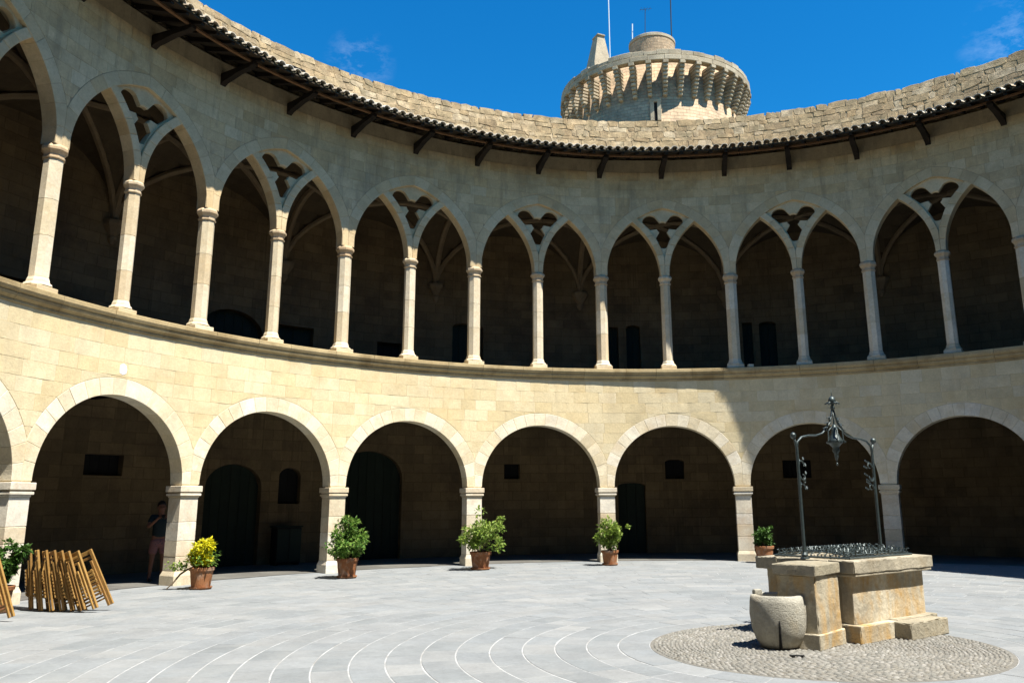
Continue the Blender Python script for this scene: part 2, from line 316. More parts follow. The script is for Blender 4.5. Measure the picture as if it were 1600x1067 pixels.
def prism(mb, poly, r0, r1, joint=0.006, bev=0.008, back=False):
    """a stone: outline (s, z), front at radius r0, back at radius r1, shrunk by half a joint, edges chamfered"""
    poly = clean(poly)
    if len(poly) < 3: return False
    a = inset(poly, joint); f = inset(a, bev)
    n = len(a); vs = [P(s, z, r0) for s, z in f] + [P(s, z, r0 + bev) for s, z in a] + [P(s, z, r1) for s, z in a]
    fs = [tuple(range(n))] + [(i, i + n, (i + 1) % n + n, (i + 1) % n) for i in range(n)] + [(i + n, i + 2 * n, (i + 1) % n + 2 * n, (i + 1) % n + n) for i in range(n)]
    if back: fs.append(tuple(reversed(range(2 * n, 3 * n))))
    mb.add(vs, fs); return True
def clip(poly, a, b, c):                      # keep a*x + b*z <= c
    o = []; n = len(poly)
    for i in range(n):
        p, q = poly[i], poly[(i + 1) % n]; dp = a * p[0] + b * p[1] - c; dq = a * q[0] + b * q[1] - c
        if dp <= 0: o.append(p)
        if (dp < 0 < dq) or (dq < 0 < dp):
            t = dp / (dp - dq); o.append((p[0] + (q[0] - p[0]) * t, p[1] + (q[1] - p[1]) * t))
    return o
def seen_size(co):                            # apparent size weight of a point: 1/distance when in front of the camera
    d = Vector(co) - CP; z = d.dot(FW)
    if z < 0.3: return -1
    x = d.dot(RT) / z; y = d.dot(UP) / z
    if abs(x) > 0.72 or y > 0.45 or y < -0.55: return -1 + 1e-3 / z
    return 1 / z
def emit_pieces(name, items, parent, limit=300):
    """items: list of (weight point, MB, material): the nearest become parts, the rest one joined part of stuff"""
    items = sorted(items, key=lambda t: -seen_size(t[0])); rest = {}
    for i, (c, mb, mt) in enumerate(items):
        if i < limit and seen_size(c) > 0: mb.build(name, mt, parent)
        else: rest.setdefault(mt.name, (mt, MB()))[1].add(mb.v, mb.f)
    for mt, mb in rest.values():
        mb.build(name + 's', mt, parent, kind='stuff')
KV = range(-2, 17)                            # columns whose stones are modelled one by one (the rest is out of view)

# ---- ground, terrace
g = MB(); N = 64
g.add([(0, 0, -0.06)] + [(3000 * cos(2 * pi * i / N), 3000 * sin(2 * pi * i / N), -0.06) for i in range(N)], [(0, i + 1, (i + 1) % N + 1) for i in range(N)])
tag(g.build('ground', m_ground), kind='structure')
def annulus(r0, r1, z, n=168, mb=None, z1=None):
    mb = mb or MB(); z1 = z if z1 is None else z1
    for i in range(n):
        a, b = 2 * pi * i / n, 2 * pi * (i + 1) / n
        mb.poly([(r0 * sin(a), r0 * cos(a), z), (r1 * sin(a), r1 * cos(a), z1), (r1 * sin(b), r1 * cos(b), z1), (r0 * sin(b), r0 * cos(b), z)])
    return mb
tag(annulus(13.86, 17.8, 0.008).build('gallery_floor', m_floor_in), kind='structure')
outer = annulus(14.3, 24.0, 13.3); annulus(24.0, 24.0, -0.06, mb=outer, z1=14.2); annulus(23.6, 24.0, 14.2, mb=outer); annulus(23.6, 23.6, 13.3, mb=outer, z1=14.2)
tag(outer.build('roof_terrace', m_rubble), kind='structure')

# ---- courtyard pavement in rings
OX, OY = -0.52, -1.56
pav = MB(); pav.add([(0, 0, -0.0035)] + [(14.1 * cos(2 * pi * i / 96), 14.1 * sin(2 * pi * i / 96), -0.0035) for i in range(96)], [(0, i + 1, (i + 1) % 96 + 1) for i in range(96)])
pavement = tag(pav.build('courtyard_pavement', m_joint), kind='structure')
items = []
r = 2.03; ring = 0
while r < 16.2:
    wdt = 0.385 * R_.uniform(0.985, 1.015); n = max(8, int(2 * pi * r / R_.uniform(0.52, 0.66))); a0 = R_.uniform(0, 6.28)
    cuts = [a0 + 2 * pi * (i + R_.uniform(-0.22, 0.22)) / n for i in range(n)]
    for i in range(n):
        a, b = cuts[i], cuts[(i + 1) % n] + (2 * pi if i == n - 1 else 0)
        am = (a + b) / 2; cx, cy = OX + (r + wdt / 2) * cos(am), OY + (r + wdt / 2) * sin(am)
        if math.hypot(cx, cy) > 13.95: continue
        jr, jt = 0.0085, 0.005; zt = R_.uniform(-0.0012, 0.0015); tl = R_.uniform(-0.0015, 0.0015)
        mb = MB(); vs = []
        for (dr, da, z) in ((jr, jt, -0.007), (jr, jt, zt - 0.003), (jr + 0.004, jt + 0.004, zt)):
            for k in range(4):
                t = a + da / r + (b - a - 2 * da / r) * k / 3; vs.append((OX + (r + dr) * cos(t), OY + (r + dr) * sin(t), z))
            for k in range(3, -1, -1):
                t = a + da / r + (b - a - 2 * da / r) * k / 3; vs.append((OX + (r + wdt - dr) * cos(t), OY + (r + wdt - dr) * sin(t), z + (tl if z > -0.006 else 0)))
        fs = [(i_, (i_ + 1) % 8, (i_ + 1) % 8 + 8, i_ + 8) for i_ in range(8)] + [(i_ + 8, (i_ + 1) % 8 + 8, (i_ + 1) % 8 + 16, i_ + 16) for i_ in range(8)] + [tuple(range(16, 24))]
        mb.add(vs, fs); items.append(((cx, cy, 0), mb, m_slab))
    r += wdt; ring += 1
emit_pieces('paving_slab', items, pavement)

# ---- pebble mosaic round the well
bed = MB(); bed.lathe([(2.03, -0.007), (2.03, 0.0), (0.01, 0.002)], 72, (OX, OY, 0), capb=False)
mosaic = tag(bed.build('pebble_mosaic', m_pebble_bed), kind='structure')
pb = MB(); r = 0.12
while r < 2.0:
    n = int(2 * pi * r / 0.078); a0 = R_.uniform(0, 6.28)
    for i in range(n):
        a = a0 + 2 * pi * i / n + R_.uniform(-0.2, 0.2) / n * 3; rr = r + R_.uniform(-0.006, 0.006)
        cx, cy = OX + rr * cos(a), OY + rr * sin(a); lx, ly, hz = 0.036 * R_.uniform(0.8, 1.1), 0.021 * R_.uniform(0.8, 1.1), R_.uniform(0.010, 0.018)
        tx, ty = -sin(a), cos(a); nx_, ny = cos(a), sin(a); vs = []
        for rad_, zz in ((1.0, 0.0), (0.72, 0.72)):
            for k in range(6):
                q = pi / 3 * k; vs.append((cx + (tx * lx * cos(q) + nx_ * ly * sin(q)) * rad_, cy + (ty * lx * cos(q) + ny * ly * sin(q)) * rad_, 0.001 + hz * zz))
        vs.append((cx, cy, 0.001 + hz))
        pb.add(vs, [(k, (k + 1) % 6, (k + 1) % 6 + 6, k + 6) for k in range(6)] + [(k + 6, (k + 1) % 6 + 6, 12) for k in range(6)])
    r += 0.050
pb.build('pebbles', m_pebble, mosaic, smooth=True, kind='stuff')

# ------------------------------------------------------------------ lower arcade
RI = 1.785; ZA = 2.145; RE = RI + 0.36; TOPL = 5.30
lower = thing('lower_arcade', 'lower storey of round arches on square piers, lit cream stone wall with white arch rings', 'arcade')
def fback(x, ri=RI + 0.03): return ZA + sqrt(max(0, ri * ri - x * x)) if abs(x) < ri else 0.0
mb = MB(); NX = 28
for kb in range(21):
    c = (2 * kb + 1) * S1; xs = [-S1, -RI - 0.0301] + [-(RI + 0.03) * cos(pi * i / NX) for i in range(NX + 1)] + [RI + 0.0301, S1]
    detailed = -2 <= 2 * kb + 1 <= 16 or 2 * kb + 1 >= 41
    for i in range(len(xs) - 1):
        x0, x1 = xs[i], xs[i + 1]
        if x1 - x0 < 1e-5: continue
        mid = (x0 + x1) / 2
        if abs(mid) > RI + 0.03: z0 = z1 = (2.08 if detailed else 0.0)
        else: z0, z1 = fback(x0), fback(x1)
        for rr in (RL + 0.005, RL + 0.398): mb.poly([P(c + x0, z0, rr), P(c + x1, z1, rr), P(c + x1, TOPL + 0.02, rr), P(c + x0, TOPL + 0.02, rr)])
        if abs(mid) <= RI + 0.03: mb.poly([P(c + x0, z0, RL + 0.005), P(c + x1, z1, RL + 0.005), P(c + x1, z1, RL + 0.398), P(c + x0, z0, RL + 0.398)])
    for sgn in (-1, 1):
        x = sgn * (RI + 0.03)
        mb.poly([P(c + x, 2.08 if detailed else 0, RL + 0.005), P(c + x, ZA, RL + 0.005), P(c + x, ZA, RL + 0.398), P(c + x, 2.08 if detailed else 0, RL + 0.398)])
mb.build('wall_core', m_mortar, lower)
vs_items, as_items = [], []
for k in KV:
    if k % 2 == 0: continue
    c = k * S1; n = 19; a = 0.0; cuts = [0] + [pi * (i + R_.uniform(-0.12, 0.12)) / n for i in range(1, n)] + [pi]
    for i in range(n):
        a0, a1 = cuts[i], cuts[i + 1]; re = RE
        poly = [(RI * cos(a0 + (a1 - a0) * j / 3), RI * sin(a0 + (a1 - a0) * j / 3)) for j in range(4)] + [(re * cos(a1 + (a0 - a1) * j / 3), re * sin(a1 + (a0 - a1) * j / 3)) for j in range(4)]
        if i in (0,): poly = [(RI, 0), (RI, 0)] + poly[1:]
        poly = clip(poly, 1, 0, S1); poly = clip(poly, -1, 0, S1)
        if i == 0: poly = [(RI, ZL - ZA)] + [p for p in poly if p[1] > 1e-6 or p[0] < RI + 1e-6][0:] + [(S1, ZL - ZA)] if False else poly
        mb = MB()
        if prism(mb, [(c + x, ZA + z) for x, z in poly], RL - R_.uniform(-0.001, 0.004), RL + 0.402, 0.0025, 0.006):
            am = (a0 + a1) / 2; vs_items.append((P(c + RI * cos(am), ZA + RI * sin(am), RL), mb, m_vouss))
emit_pieces('voussoir', vs_items, lower)
# ashlar courses above the arches
def course_blocks(zs_, smin, smax, fext, r0, r1, wmin, wmax, items, mat, edge=0.05, proud=0.002, joint=0.002):
    for j in range(len(zs_) - 1):
        z0, z1 = zs_[j], zs_[j + 1]; s = smin - R_.uniform(0, wmax)
        while s < smax:
            w_ = R_.uniform(wmin, wmax); a, b = s, s + w_; s = b
            # split the block where it is cut by an arch
            n = max(2, int((b - a) / 0.03)); run = []; runs = []
            for i in range(n + 1):
                x = a + (b - a) * i / n; zb = max(z0, fext(x))
                if zb < z1 - 0.012: run.append((x, zb))
                elif run: runs.append(run); run = []
            if run: runs.append(run)
            for run in runs:
                if run[-1][0] - run[0][0] < edge: continue
                pl = [run[0]]
                for i in range(1, len(run) - 1):
                    d = abs(run[i + 1][1] - 2 * run[i][1] + run[i - 1][1])
                    if d > 1e-5 : 
                        if i % 2 == 0 or run[i][1] == z0 or d > 0.004: pl.append(run[i])
                pl.append(run[-1]); poly = pl + [(run[-1][0], z1), (run[0][0], z1)]
                mb = MB()
                if prism(mb, poly, r0 + R_.uniform(-proud, proud), r1, joint, 0.0025):
                    items.append((P((run[0][0] + run[-1][0]) / 2, (z0 + z1) / 2, r0), mb, mat))
def fext_low(s):
    x = ((s % BAY) - S1); return ZA + sqrt(max(0.0, (RE + 0.004) ** 2 - x * x))
course_blocks([2.5, 2.82, 3.12, 3.42, 3.73, 4.02, 4.33, 4.62, 4.94, TOPL], KV[0] * S1, KV[-1] * S1, fext_low, RL, RL + 0.1, 0.42, 0.78, as_items, m_ashlar)
emit_pieces('ashlar_block', as_items, lower)
# piers
PW = 0.222
def rbox(mb, s0, s1, z0, z1, r0, r1, b=0.008):
    pl = [(s0, r0), (s1, r0), (s1, r1), (s0, r1)]
    i_ = [(s0 + b, r0 + b), (s1 - b, r0 + b), (s1 - b, r1 - b), (s0 + b, r1 - b)]
    rows = [(i_, z0), (pl, z0 + b), (pl, z1 - b), (i_, z1)]; n = len(mb.v)
    for q, z in rows: mb.v += [P(s, z, rr) for s, rr in q]
    for t in range(3):
        for i in range(4):
            j = (i + 1) % 4; mb.f.append((n + t * 4 + i, n + t * 4 + j, n + t * 4 + 4 + j, n + t * 4 + 4 + i))
    mb.f.append((n + 12, n + 13, n + 14, n + 15)); mb.f.append((n + 3, n + 2, n + 1, n))
for k in KV:
    if k % 2: continue
    c = k * S1
    pier = MB(); rbox(pier, c - PW + 0.012, c + PW - 0.012, 0.0, ZL - 0.02, RL + 0.012, RL + 0.39); po = pier.build('pier', m_mortar, lower)
    zs_ = [0.30]; 
    while zs_[-1] < 1.55: zs_.append(zs_[-1] + R_.uniform(0.27, 0.42))
    zs_[-1] = 1.86
    for j in range(len(zs_) - 1):
        if zs_[j + 1] - zs_[j] < 0.05: continue
        b = MB(); rbox(b, c - PW - R_.uniform(0, 0.004), c + PW + R_.uniform(0, 0.004), zs_[j] + 0.003, zs_[j + 1] - 0.003, RL - R_.uniform(0, 0.004), RL + 0.40)
        b.build('pier_block', m_pier, po)
    b = MB()                                   # splayed foot
    q0 = [(c - PW - 0.036, RL - 0.036), (c + PW + 0.036, RL - 0.036), (c + PW + 0.036, RL + 0.44), (c - PW - 0.036, RL + 0.44)]
    q1 = [(c - PW, RL - 0.002), (c + PW, RL - 0.002), (c + PW, RL + 0.40), (c - PW, RL + 0.40)]
    for q, z in ((q0, 0.0), (q0, 0.20), (q1, 0.30)): b.v += [P(s, z, rr) for s, rr in q]
    b.f += [(t * 4 + i, t * 4 + (i + 1) % 4, t * 4 + 4 + (i + 1) % 4, t * 4 + 4 + i) for t in range(2) for i in range(4)] + [(8, 9, 10, 11)]
    b.build('pier_base', m_pier, po)
    b = MB()                                   # moulded cap of two fillets
    for (z0, z1, e) in ((1.86, 1.90, 0.015), (1.90, 1.955, 0.045), (1.955, 1.985, 0.02), (1.985, ZL, 0.058)):
        rbox(b, c - PW - e, c + PW + e, z0, z1, RL - e, RL + 0.40 + e, 0.008 if z1 - z0 > 0.035 else 0.004)
    b.build('pier_cap', m_pier, po)
# cornice stones: slab with fillet below, lit upper edge
def sweep(mb, prof, s0, s1, n=3):
    base = len(mb.v); m_ = len(prof)
    for i in range(n + 1):
        s = s0 + (s1 - s0) * i / n; mb.v += [P(s, z, rr) for rr, z in prof]
    for i in range(n):
        for j in range(m_):
            jj = (j + 1) % m_; mb.f.append((base + i * m_ + j, base + i * m_ + jj, base + (i + 1) * m_ + jj, base + (i + 1) * m_ + j))
    mb.f.append(tuple(base + j for j in reversed(range(m_)))); mb.f.append(tuple(base + n * m_ + j for j in range(m_)))
cprof = [(RL + 0.30, 5.302), (RL - 0.006, 5.302), (RL - 0.028, 5.318), (RL - 0.028, 5.355), (RL - 0.016, 5.365), (RL - 0.045, 5.385), (RL - 0.085, 5.42), (RL - 0.10, 5.47), (RL - 0.085, 5.485), (RL - 0.125, 5.51), (RL - 0.145, 5.56), (RL - 0.14, ZS - 0.012), (RL - 0.12, ZS), (RL + 0.30, ZS)]
s = KV[0] * S1
while s < KV[-1] * S1:
    L = R_.uniform(0.9, 1.4); mb = MB(); dz = R_.uniform(-0.003, 0.003)
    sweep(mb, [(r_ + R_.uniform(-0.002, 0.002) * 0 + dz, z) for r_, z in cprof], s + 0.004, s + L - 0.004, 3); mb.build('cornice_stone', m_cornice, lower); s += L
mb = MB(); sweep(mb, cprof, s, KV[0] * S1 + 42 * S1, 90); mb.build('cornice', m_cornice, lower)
mb = MB()
for i in range(168):
    a, b = i * 42 * S1 / 168, (i + 1) * 42 * S1 / 168
    mb.poly([P(a, ZS - 0.004, RL + 0.29), P(b, ZS - 0.004, RL + 0.29), P(b, ZS - 0.004, RL + 0.60), P(a, ZS - 0.004, RL + 0.60)])
    mb.poly([P(a, ZS - 0.004, RL + 0.60), P(b, ZS - 0.004, RL + 0.60), P(b, 5.1, RL + 0.60), P(a, 5.1, RL + 0.60)])
mb.build('sill_top', m_cornice, lower)
p_ = MB(); a_ = (-11.5114, 6.9563); sp = (atan2(a_[0], a_[1]) - PHI0) * RL
poly = [(sp + 0.10 * cos(t * 0.785) * (1.0 + 0.2 * sin(t * 3)), 4.48 + 0.12 * sin(t * 0.785)) for t in range(8)]
prism(p_, poly, RL - 0.009, RL + 0.02, 0, 0.003); p_.build('plaster_patch', m_plaster, lower, label='small white patch on the wall above the arch')

# ------------------------------------------------------------------ upper arcade
upper = thing('upper_arcade', 'upper gallery of slender octagonal columns and paired pointed arches with trefoil openings', 'arcade')
HW = 0.17; RR = 2.30; CL = -S1 + HW + RR; CM = -0.14 - RR; BW = 0.21; REX = RR + 0.30; ZTOP = 12.55
def h_in(x):
    x = abs(x); xx = -x; v = RR * RR - (xx - CL) ** 2; return sqrt(v) if v > 0 and xx > -S1 + HW else 0.0
def h_ext(x):
    xx = -abs(x); return sqrt(max(0.0, (REX + 0.004) ** 2 - (xx - CL) ** 2))
mb = MB()
for kb in range(21):
    c = (2 * kb + 1) * S1; xm = S1 - HW - 0.02; xs = [-S1, -xm - 0.0001] + [-xm * cos(pi * i / 32) for i in range(33)] + [xm + 0.0001, S1]
    fb = lambda x: ZC + sqrt(max(0, (RR + 0.02) ** 2 - (-abs(x) - CL) ** 2)) if abs(x) <= xm else ZC
    for i in range(len(xs) - 1):
        x0, x1 = xs[i], xs[i + 1]
        z0, z1 = (fb(x0), fb(x1)) if abs(x0 + x1) / 2 <= xm else (ZC, ZC)
        for rr in (RU0 + 0.008, RU0 + 0.335): mb.poly([P(c + x0, z0, rr), P(c + x1, z1, rr), P(c + x1, ZTOP, rr), P(c + x0, ZTOP, rr)])
        mb.poly([P(c + x0, z0, RU0 + 0.008), P(c + x1, z1, RU0 + 0.008), P(c + x1, z1, RU0 + 0.335), P(c + x0, z0, RU0 + 0.335)])
mb.build('wall_core', m_mortar_up, upper)
vit, ait, bit = [], [], []
t_end = atan2(h_in(0), -CL)                   # angle at the crown seen from the left arc's centre
for k in KV:
    if k % 2 == 0: continue
    c = k * S1
    for sg in (-1, 1):
        # enclosing arch, from springing (angle pi) up to the crown
        a_s, a_e = pi, pi - asin(min(1, h_in(0.0001) / RR)); n = 8
        cuts = [a_s + (a_e - a_s) * (i + (R_.uniform(-0.12, 0.12) if 0 < i < n else 0)) / n for i in range(n + 1)]
        for i in range(n):
            t0, t1 = cuts[i], cuts[i + 1]
            if i == n - 1: t1 -= 0.16
            poly = [(CL + RR * cos(t0 + (t1 - t0) * j / 3), RR * sin(t0 + (t1 - t0) * j / 3)) for j in range(4)] + [(CL + REX * cos(t1 + (t0 - t1) * j / 3), REX * sin(t1 + (t0 - t1) * j / 3)) for j in range(4)]
            poly = clip(poly, -1, 0, S1); poly = clip(poly, 1, 0, 0.0)
            poly = [(c + sg * -x if sg > 0 else c + x, ZC + z) for x, z in poly]
            m1 = MB()
            if prism(m1, poly, RU0 - R_.uniform(0.0, 0.004), RU0 + 0.34, 0.002, 0.004): vit.append((P(c, ZC + 1, RU0) if 0 else P(poly[0][0], poly[0][1], RU0), m1, m_arch))
        # branch from the middle column
        h_m = lambda rad: None
        n = 6; a_e = math.acos(((CL + CM) / 2 - CM) / RR); a_o = math.acos((-0.80 - CM) / (RR + BW)) if (-0.80 - CM) < RR + BW else a_e
        for i in range(n):
            t0, t1 = a_e * i / n, a_e * (i + 1) / n; q0, q1 = a_o * i / n, a_o * (i + 1) / n
            if i == n - 1: t1 += 0.025; q1 += 0.03
            poly = [(CM + RR * cos(t0 + (t1 - t0) * j / 3), RR * sin(t0 + (t1 - t0) * j / 3)) for j in range(4)] + [(CM + (RR + BW) * cos(q1 + (q0 - q1) * j / 3), (RR + BW) * sin(q1 + (q0 - q1) * j / 3)) for j in range(4)]
            poly = clip(poly, 1, 0, 0.0)
            poly = [(c + (x if sg < 0 else -x), ZC + z) for x, z in poly]
            m1 = MB()
            if prism(m1, poly, RU0 + 0.012, RU0 + 0.325, 0.002, 0.012): bit.append((P(poly[0][0], poly[0][1], RU0), m1, m_arch))
emit_pieces('arch_stone', vit, upper); emit_pieces('branch_stone', bit, upper)
def fext_up(s):
    x = ((s % BAY) - S1); return ZC + h_ext(x)
course_blocks([9.45, 9.74, 10.04, 10.35, 10.64, 10.94, 11.24, 11.53, 11.83, 12.12], KV[0] * S1, KV[-1] * S1, fext_up, RU0, RU0 + 0.1, 0.38, 0.74, ait, m_upper)
emit_pieces('ashlar_block', ait, upper)
# trefoil plates
def trefoil_plate(k):
    c = k * S1; cz = 1.62; mb = MB(); NA = 96; inn, outr = [], []
    def inside(x, h):
        if h > (h_in(x) if abs(x) < S1 - HW else 0): return False
        ax = -abs(x); return math.hypot(ax - CM, h) > RR + BW
    for i in range(NA):
        a = 2 * pi * i / NA; dx, dz = cos(a), sin(a); t = 0.02
        while inside(dx * t, cz + dz * t) and t < 2: t += 0.01
        R1 = t + 0.035; best = 0.19
        for la, aa, bb in ((radians(23), 0.43, 0.25), (radians(157), 0.43, 0.25), (radians(270), 0.43, 0.26)):
            d = a - la; q = bb * bb - (aa * sin(d)) ** 2
            if q > 0 and cos(d) > 0: best = max(best, aa * cos(d) + sqrt(q))
        inn.append((dx * min(best, t - 0.045), cz + dz * min(best, t - 0.045))); outr.append((dx * R1, cz + dz * R1))
    r0, r1 = RU0 + 0.09, RU0 + 0.21
    mids = [((a[0] * 0.94 + b[0] * 0.06), (a[1] * 0.94 + b[1] * 0.06)) for a, b in zip(inn, outr)]
    rows = [[P(c + x, ZC + h, r0) for x, h in outr], [P(c + x, ZC + h, r0) for x, h in mids], [P(c + x, ZC + h, r0 + 0.025) for x, h in inn], [P(c + x, ZC + h, r1) for x, h in inn], [P(c + x, ZC + h, r1) for x, h in outr]]
    n = 0
    for rw in rows: mb.v += rw
    for t in range(4):
        for i in range(NA):
            j = (i + 1) % NA; mb.f.append((t * NA + i, t * NA + j, (t + 1) * NA + j, (t + 1) * NA + i))
    mb.build('trefoil_plate', m_arch, upper)
for k in KV:
    if k % 2: trefoil_plate(k)
# columns
def column_meshes(big):
    w0 = 0.172 if big else 0.148; f8 = 1 / cos(pi / 8); a0 = pi / 8
    base = MB(); base.bbox((0, 0, 0.055), (w0 * 2 + 0.16, w0 * 2 + 0.16, 0.11), 0.008)
    base.lathe([((w0 + 0.062) * f8, 0.11), ((w0 + 0.075) * f8, 0.135), ((w0 + 0.066) * f8, 0.165), ((w0 + 0.03) * f8, 0.19), ((w0 + 0.022) * f8, 0.24), (w0 * f8, 0.30)], 8, a0=a0)
    drums = []; z = 0.30; H = ZC - ZS; i = 0; cuts = [0.30, 1.12, 1.86, H - 0.30] if big else [0.30, 0.95, 1.75, H - 0.28]
    for z0, z1 in zip(cuts[:-1], cuts[1:]):
        d = MB(); d.lathe([((w0 - 0.006) * f8, z0 + 0.001), (w0 * f8, z0 + 0.007), (w0 * f8 * 0.99, z1 - 0.007), ((w0 - 0.007) * f8, z1 - 0.001)], 8, a0=a0); drums.append(d)
    cap = MB(); zb = cuts[-1]
    cap.lathe([(w0 * f8, zb), ((w0 + 0.022) * f8, zb + 0.012), ((w0 + 0.026) * f8, zb + 0.035), ((w0 + 0.006) * f8, zb + 0.05), ((w0 + 0.008) * f8, zb + 0.11), ((w0 + 0.035) * f8, zb + 0.16), ((w0 + 0.058) * f8, zb + 0.185), ((w0 + 0.06) * f8, zb + 0.235), ((w0 + 0.045) * f8, H - 0.03), ((w0 + 0.02) * f8, H)], 8, a0=a0)
    return base.mesh('base', m_column), [d.mesh('drum', m_column) for d in drums], cap.mesh('capital', m_capital)
CMS = {True: column_meshes(True), False: column_meshes(False)}
for k in range(-2, 40):
    if k not in KV:
        continue
    x, y, _ = P(k * S1, 0, RUC); big = k % 2 == 0; bm_, dm, cm_ = CMS[big]
    c = bpy.data.objects.new('column', None); COL.objects.link(c); c.parent = upper; c.location = (x, y, ZS); c.rotation_euler = (0, 0, -(PHI0 + k * DL) + R_.uniform(-0.02, 0.02))
    for nm, me in [('base', bm_)] + [('drum', d) for d in dm] + [('capital', cm_)]:
        o = bpy.data.objects.new(nm, me); COL.objects.link(o); o.parent = c
far = MB()
for k in range(17, 40):
    x, y, _ = P(k * S1, 0, RUC); far.lathe([(0.22, 0), (0.22, 0.15), (0.165, 0.3), (0.165, 2.75), (0.22, 2.9), (0.2, ZC - ZS)], 8, (x, y, ZS))
far.build('columns_behind', m_column, upper)['kind'] = 'stuff'

# ------------------------------------------------------------------ galleries behind the arcades
RB = 17.6
def back_wall(nm, label, z0, z1, openings, rev=0.30):
    t = thing(nm, label, 'wall'); mb = MB(); edges = {0.0, 42 * S1}
    for i in range(169): edges.add(round(i * 42 * S1 / 168, 4))
    for o in openings:
        edges.add(o[0]); edges.add(o[1])
        if o[4]:
            for i in range(1, 16): edges.add(o[0] + (o[1] - o[0]) * (0.5 - 0.5 * cos(pi * i / 16)))
    es = sorted(edges)
    def top(o, x):
        if not o[4]: return o[3]
        hw = (o[1] - o[0]) / 2; q = (x - (o[0] + o[1]) / 2) / hw; rise = o[4] if o[4] is not True else hw
        return o[3] - rise + rise * sqrt(max(0, 1 - q * q))
    for a, b in zip(es[:-1], es[1:]):
        if b - a < 1e-6: continue
        m = (a + b) / 2; o = next((o for o in openings if o[0] < m < o[1]), None)
        if not o: mb.poly([P(a, z0, RB), P(b, z0, RB), P(b, z1, RB), P(a, z1, RB)]); continue
        mb.poly([P(a, top(o, a), RB), P(b, top(o, b), RB), P(b, z1, RB), P(a, z1, RB)])
        mb.poly([P(a, top(o, a), RB), P(b, top(o, b), RB), P(b, top(o, b), RB + rev), P(a, top(o, a), RB + rev)])
        if o[2] > z0: mb.poly([P(a, z0, RB), P(b, z0, RB), P(b, o[2], RB), P(a, o[2], RB)]); mb.poly([P(a, o[2], RB), P(b, o[2], RB), P(b, o[2], RB + rev), P(a, o[2], RB + rev)])
    for o in openings:
        for x in (o[0], o[1]): mb.poly([P(x, o[2], RB), P(x, top(o, x), RB), P(x, top(o, x), RB + rev), P(x, o[2], RB + rev)])
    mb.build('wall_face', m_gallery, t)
    for o in openings:
        door = o[5] == 'door'; hw = (o[1] - o[0]); nb = max(2, int(hw / 0.19)); d = MB()
        holder = bpy.data.objects.new(o[5], None); COL.objects.link(holder); holder.parent = t
        for i in range(nb):
            a, b = o[0] + hw * i / nb, o[0] + hw * (i + 1) / nb; pb_ = MB()
            poly = [(a, o[2]), (b, o[2]), (b, max(o[2] + 0.05, top(o, b - 0.001))), ((a + b) / 2, top(o, (a + b) / 2)), (a, max(o[2] + 0.05, top(o, a + 0.001)))]
            prism(pb_, poly, RB + rev * 0.75, RB + rev + 0.05, 0.003, 0.006); pb_.build('board', m_door if door else m_void, holder)
    return t
K = lambda k: k * S1
low_open = [(K(1.98), K(2.37), 2.45, 2.98, False, 'window'), (K(3.26), K(3.90), 0, 2.85, True, 'door'), (K(4.10), K(4.36), 1.72, 2.78, True, 'window'),
            (K(4.78), K(5.62), 0, 3.35, True, 'door'), (K(6.95), K(7.16), 2.49, 2.99, False, 'window'), (K(8.46), K(8.82), 0, 2.35, 0.1, 'door'),
            (K(9.09), K(9.34), 2.47, 3.13, 0.08, 'window'), (K(10.6), K(10.95), 2.45, 3.05, False, 'window'), (K(0.2), K(0.6), 0, 2.7, True, 'door')]
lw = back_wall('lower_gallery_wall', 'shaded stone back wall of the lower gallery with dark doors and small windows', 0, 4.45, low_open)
up_open = [(K(0.95), K(1.35), 5.2, 7.0, False, 'door'), (K(3.05), K(3.80), 5.2, 7.35, True, 'door'), (K(3.98), K(4.42), 5.2, 7.12, False, 'door'), (K(5.24), K(5.56), 5.9, 6.92, False, 'window'),
           (K(6.24), K(6.66), 5.2, 7.80, 0.15, 'door'), (K(8.36), K(8.52), 5.2, 7.85, False, 'door'), (K(8.63), K(8.82), 5.2, 7.92, 0.1, 'door'), (K(10.2), K(10.33), 5.2, 7.9, False, 'door'), (K(10.42), K(10.64), 5.2, 7.9, 0.1, 'door')]
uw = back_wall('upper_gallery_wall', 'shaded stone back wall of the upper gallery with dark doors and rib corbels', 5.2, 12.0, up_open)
# lower ceiling: boards and beams; upper gallery floor
mb = annulus(RL + 0.35, 17.75, 4.52); annulus(RL + 0.40, 17.75, 5.2, mb=mb)
ceil = tag(mb.build('gallery_ceiling', m_wood_dark), kind='structure')
for i in range(126):
    a = 2 * pi * i / 126; ph = (a + PHI0); x, y = (RL + 2.35) * sin(ph), (RL + 2.35) * cos(ph)
    if i * 42 / 126 > 17 and i * 42 / 126 < 40: continue
    b = MB(); b.bbox((0, 0, 0), (0.14, 3.8, 0.18), 0.01); b.build('ceiling_beam', m_wood_dark, ceil, loc=(x, y, 4.43), rz=-ph)
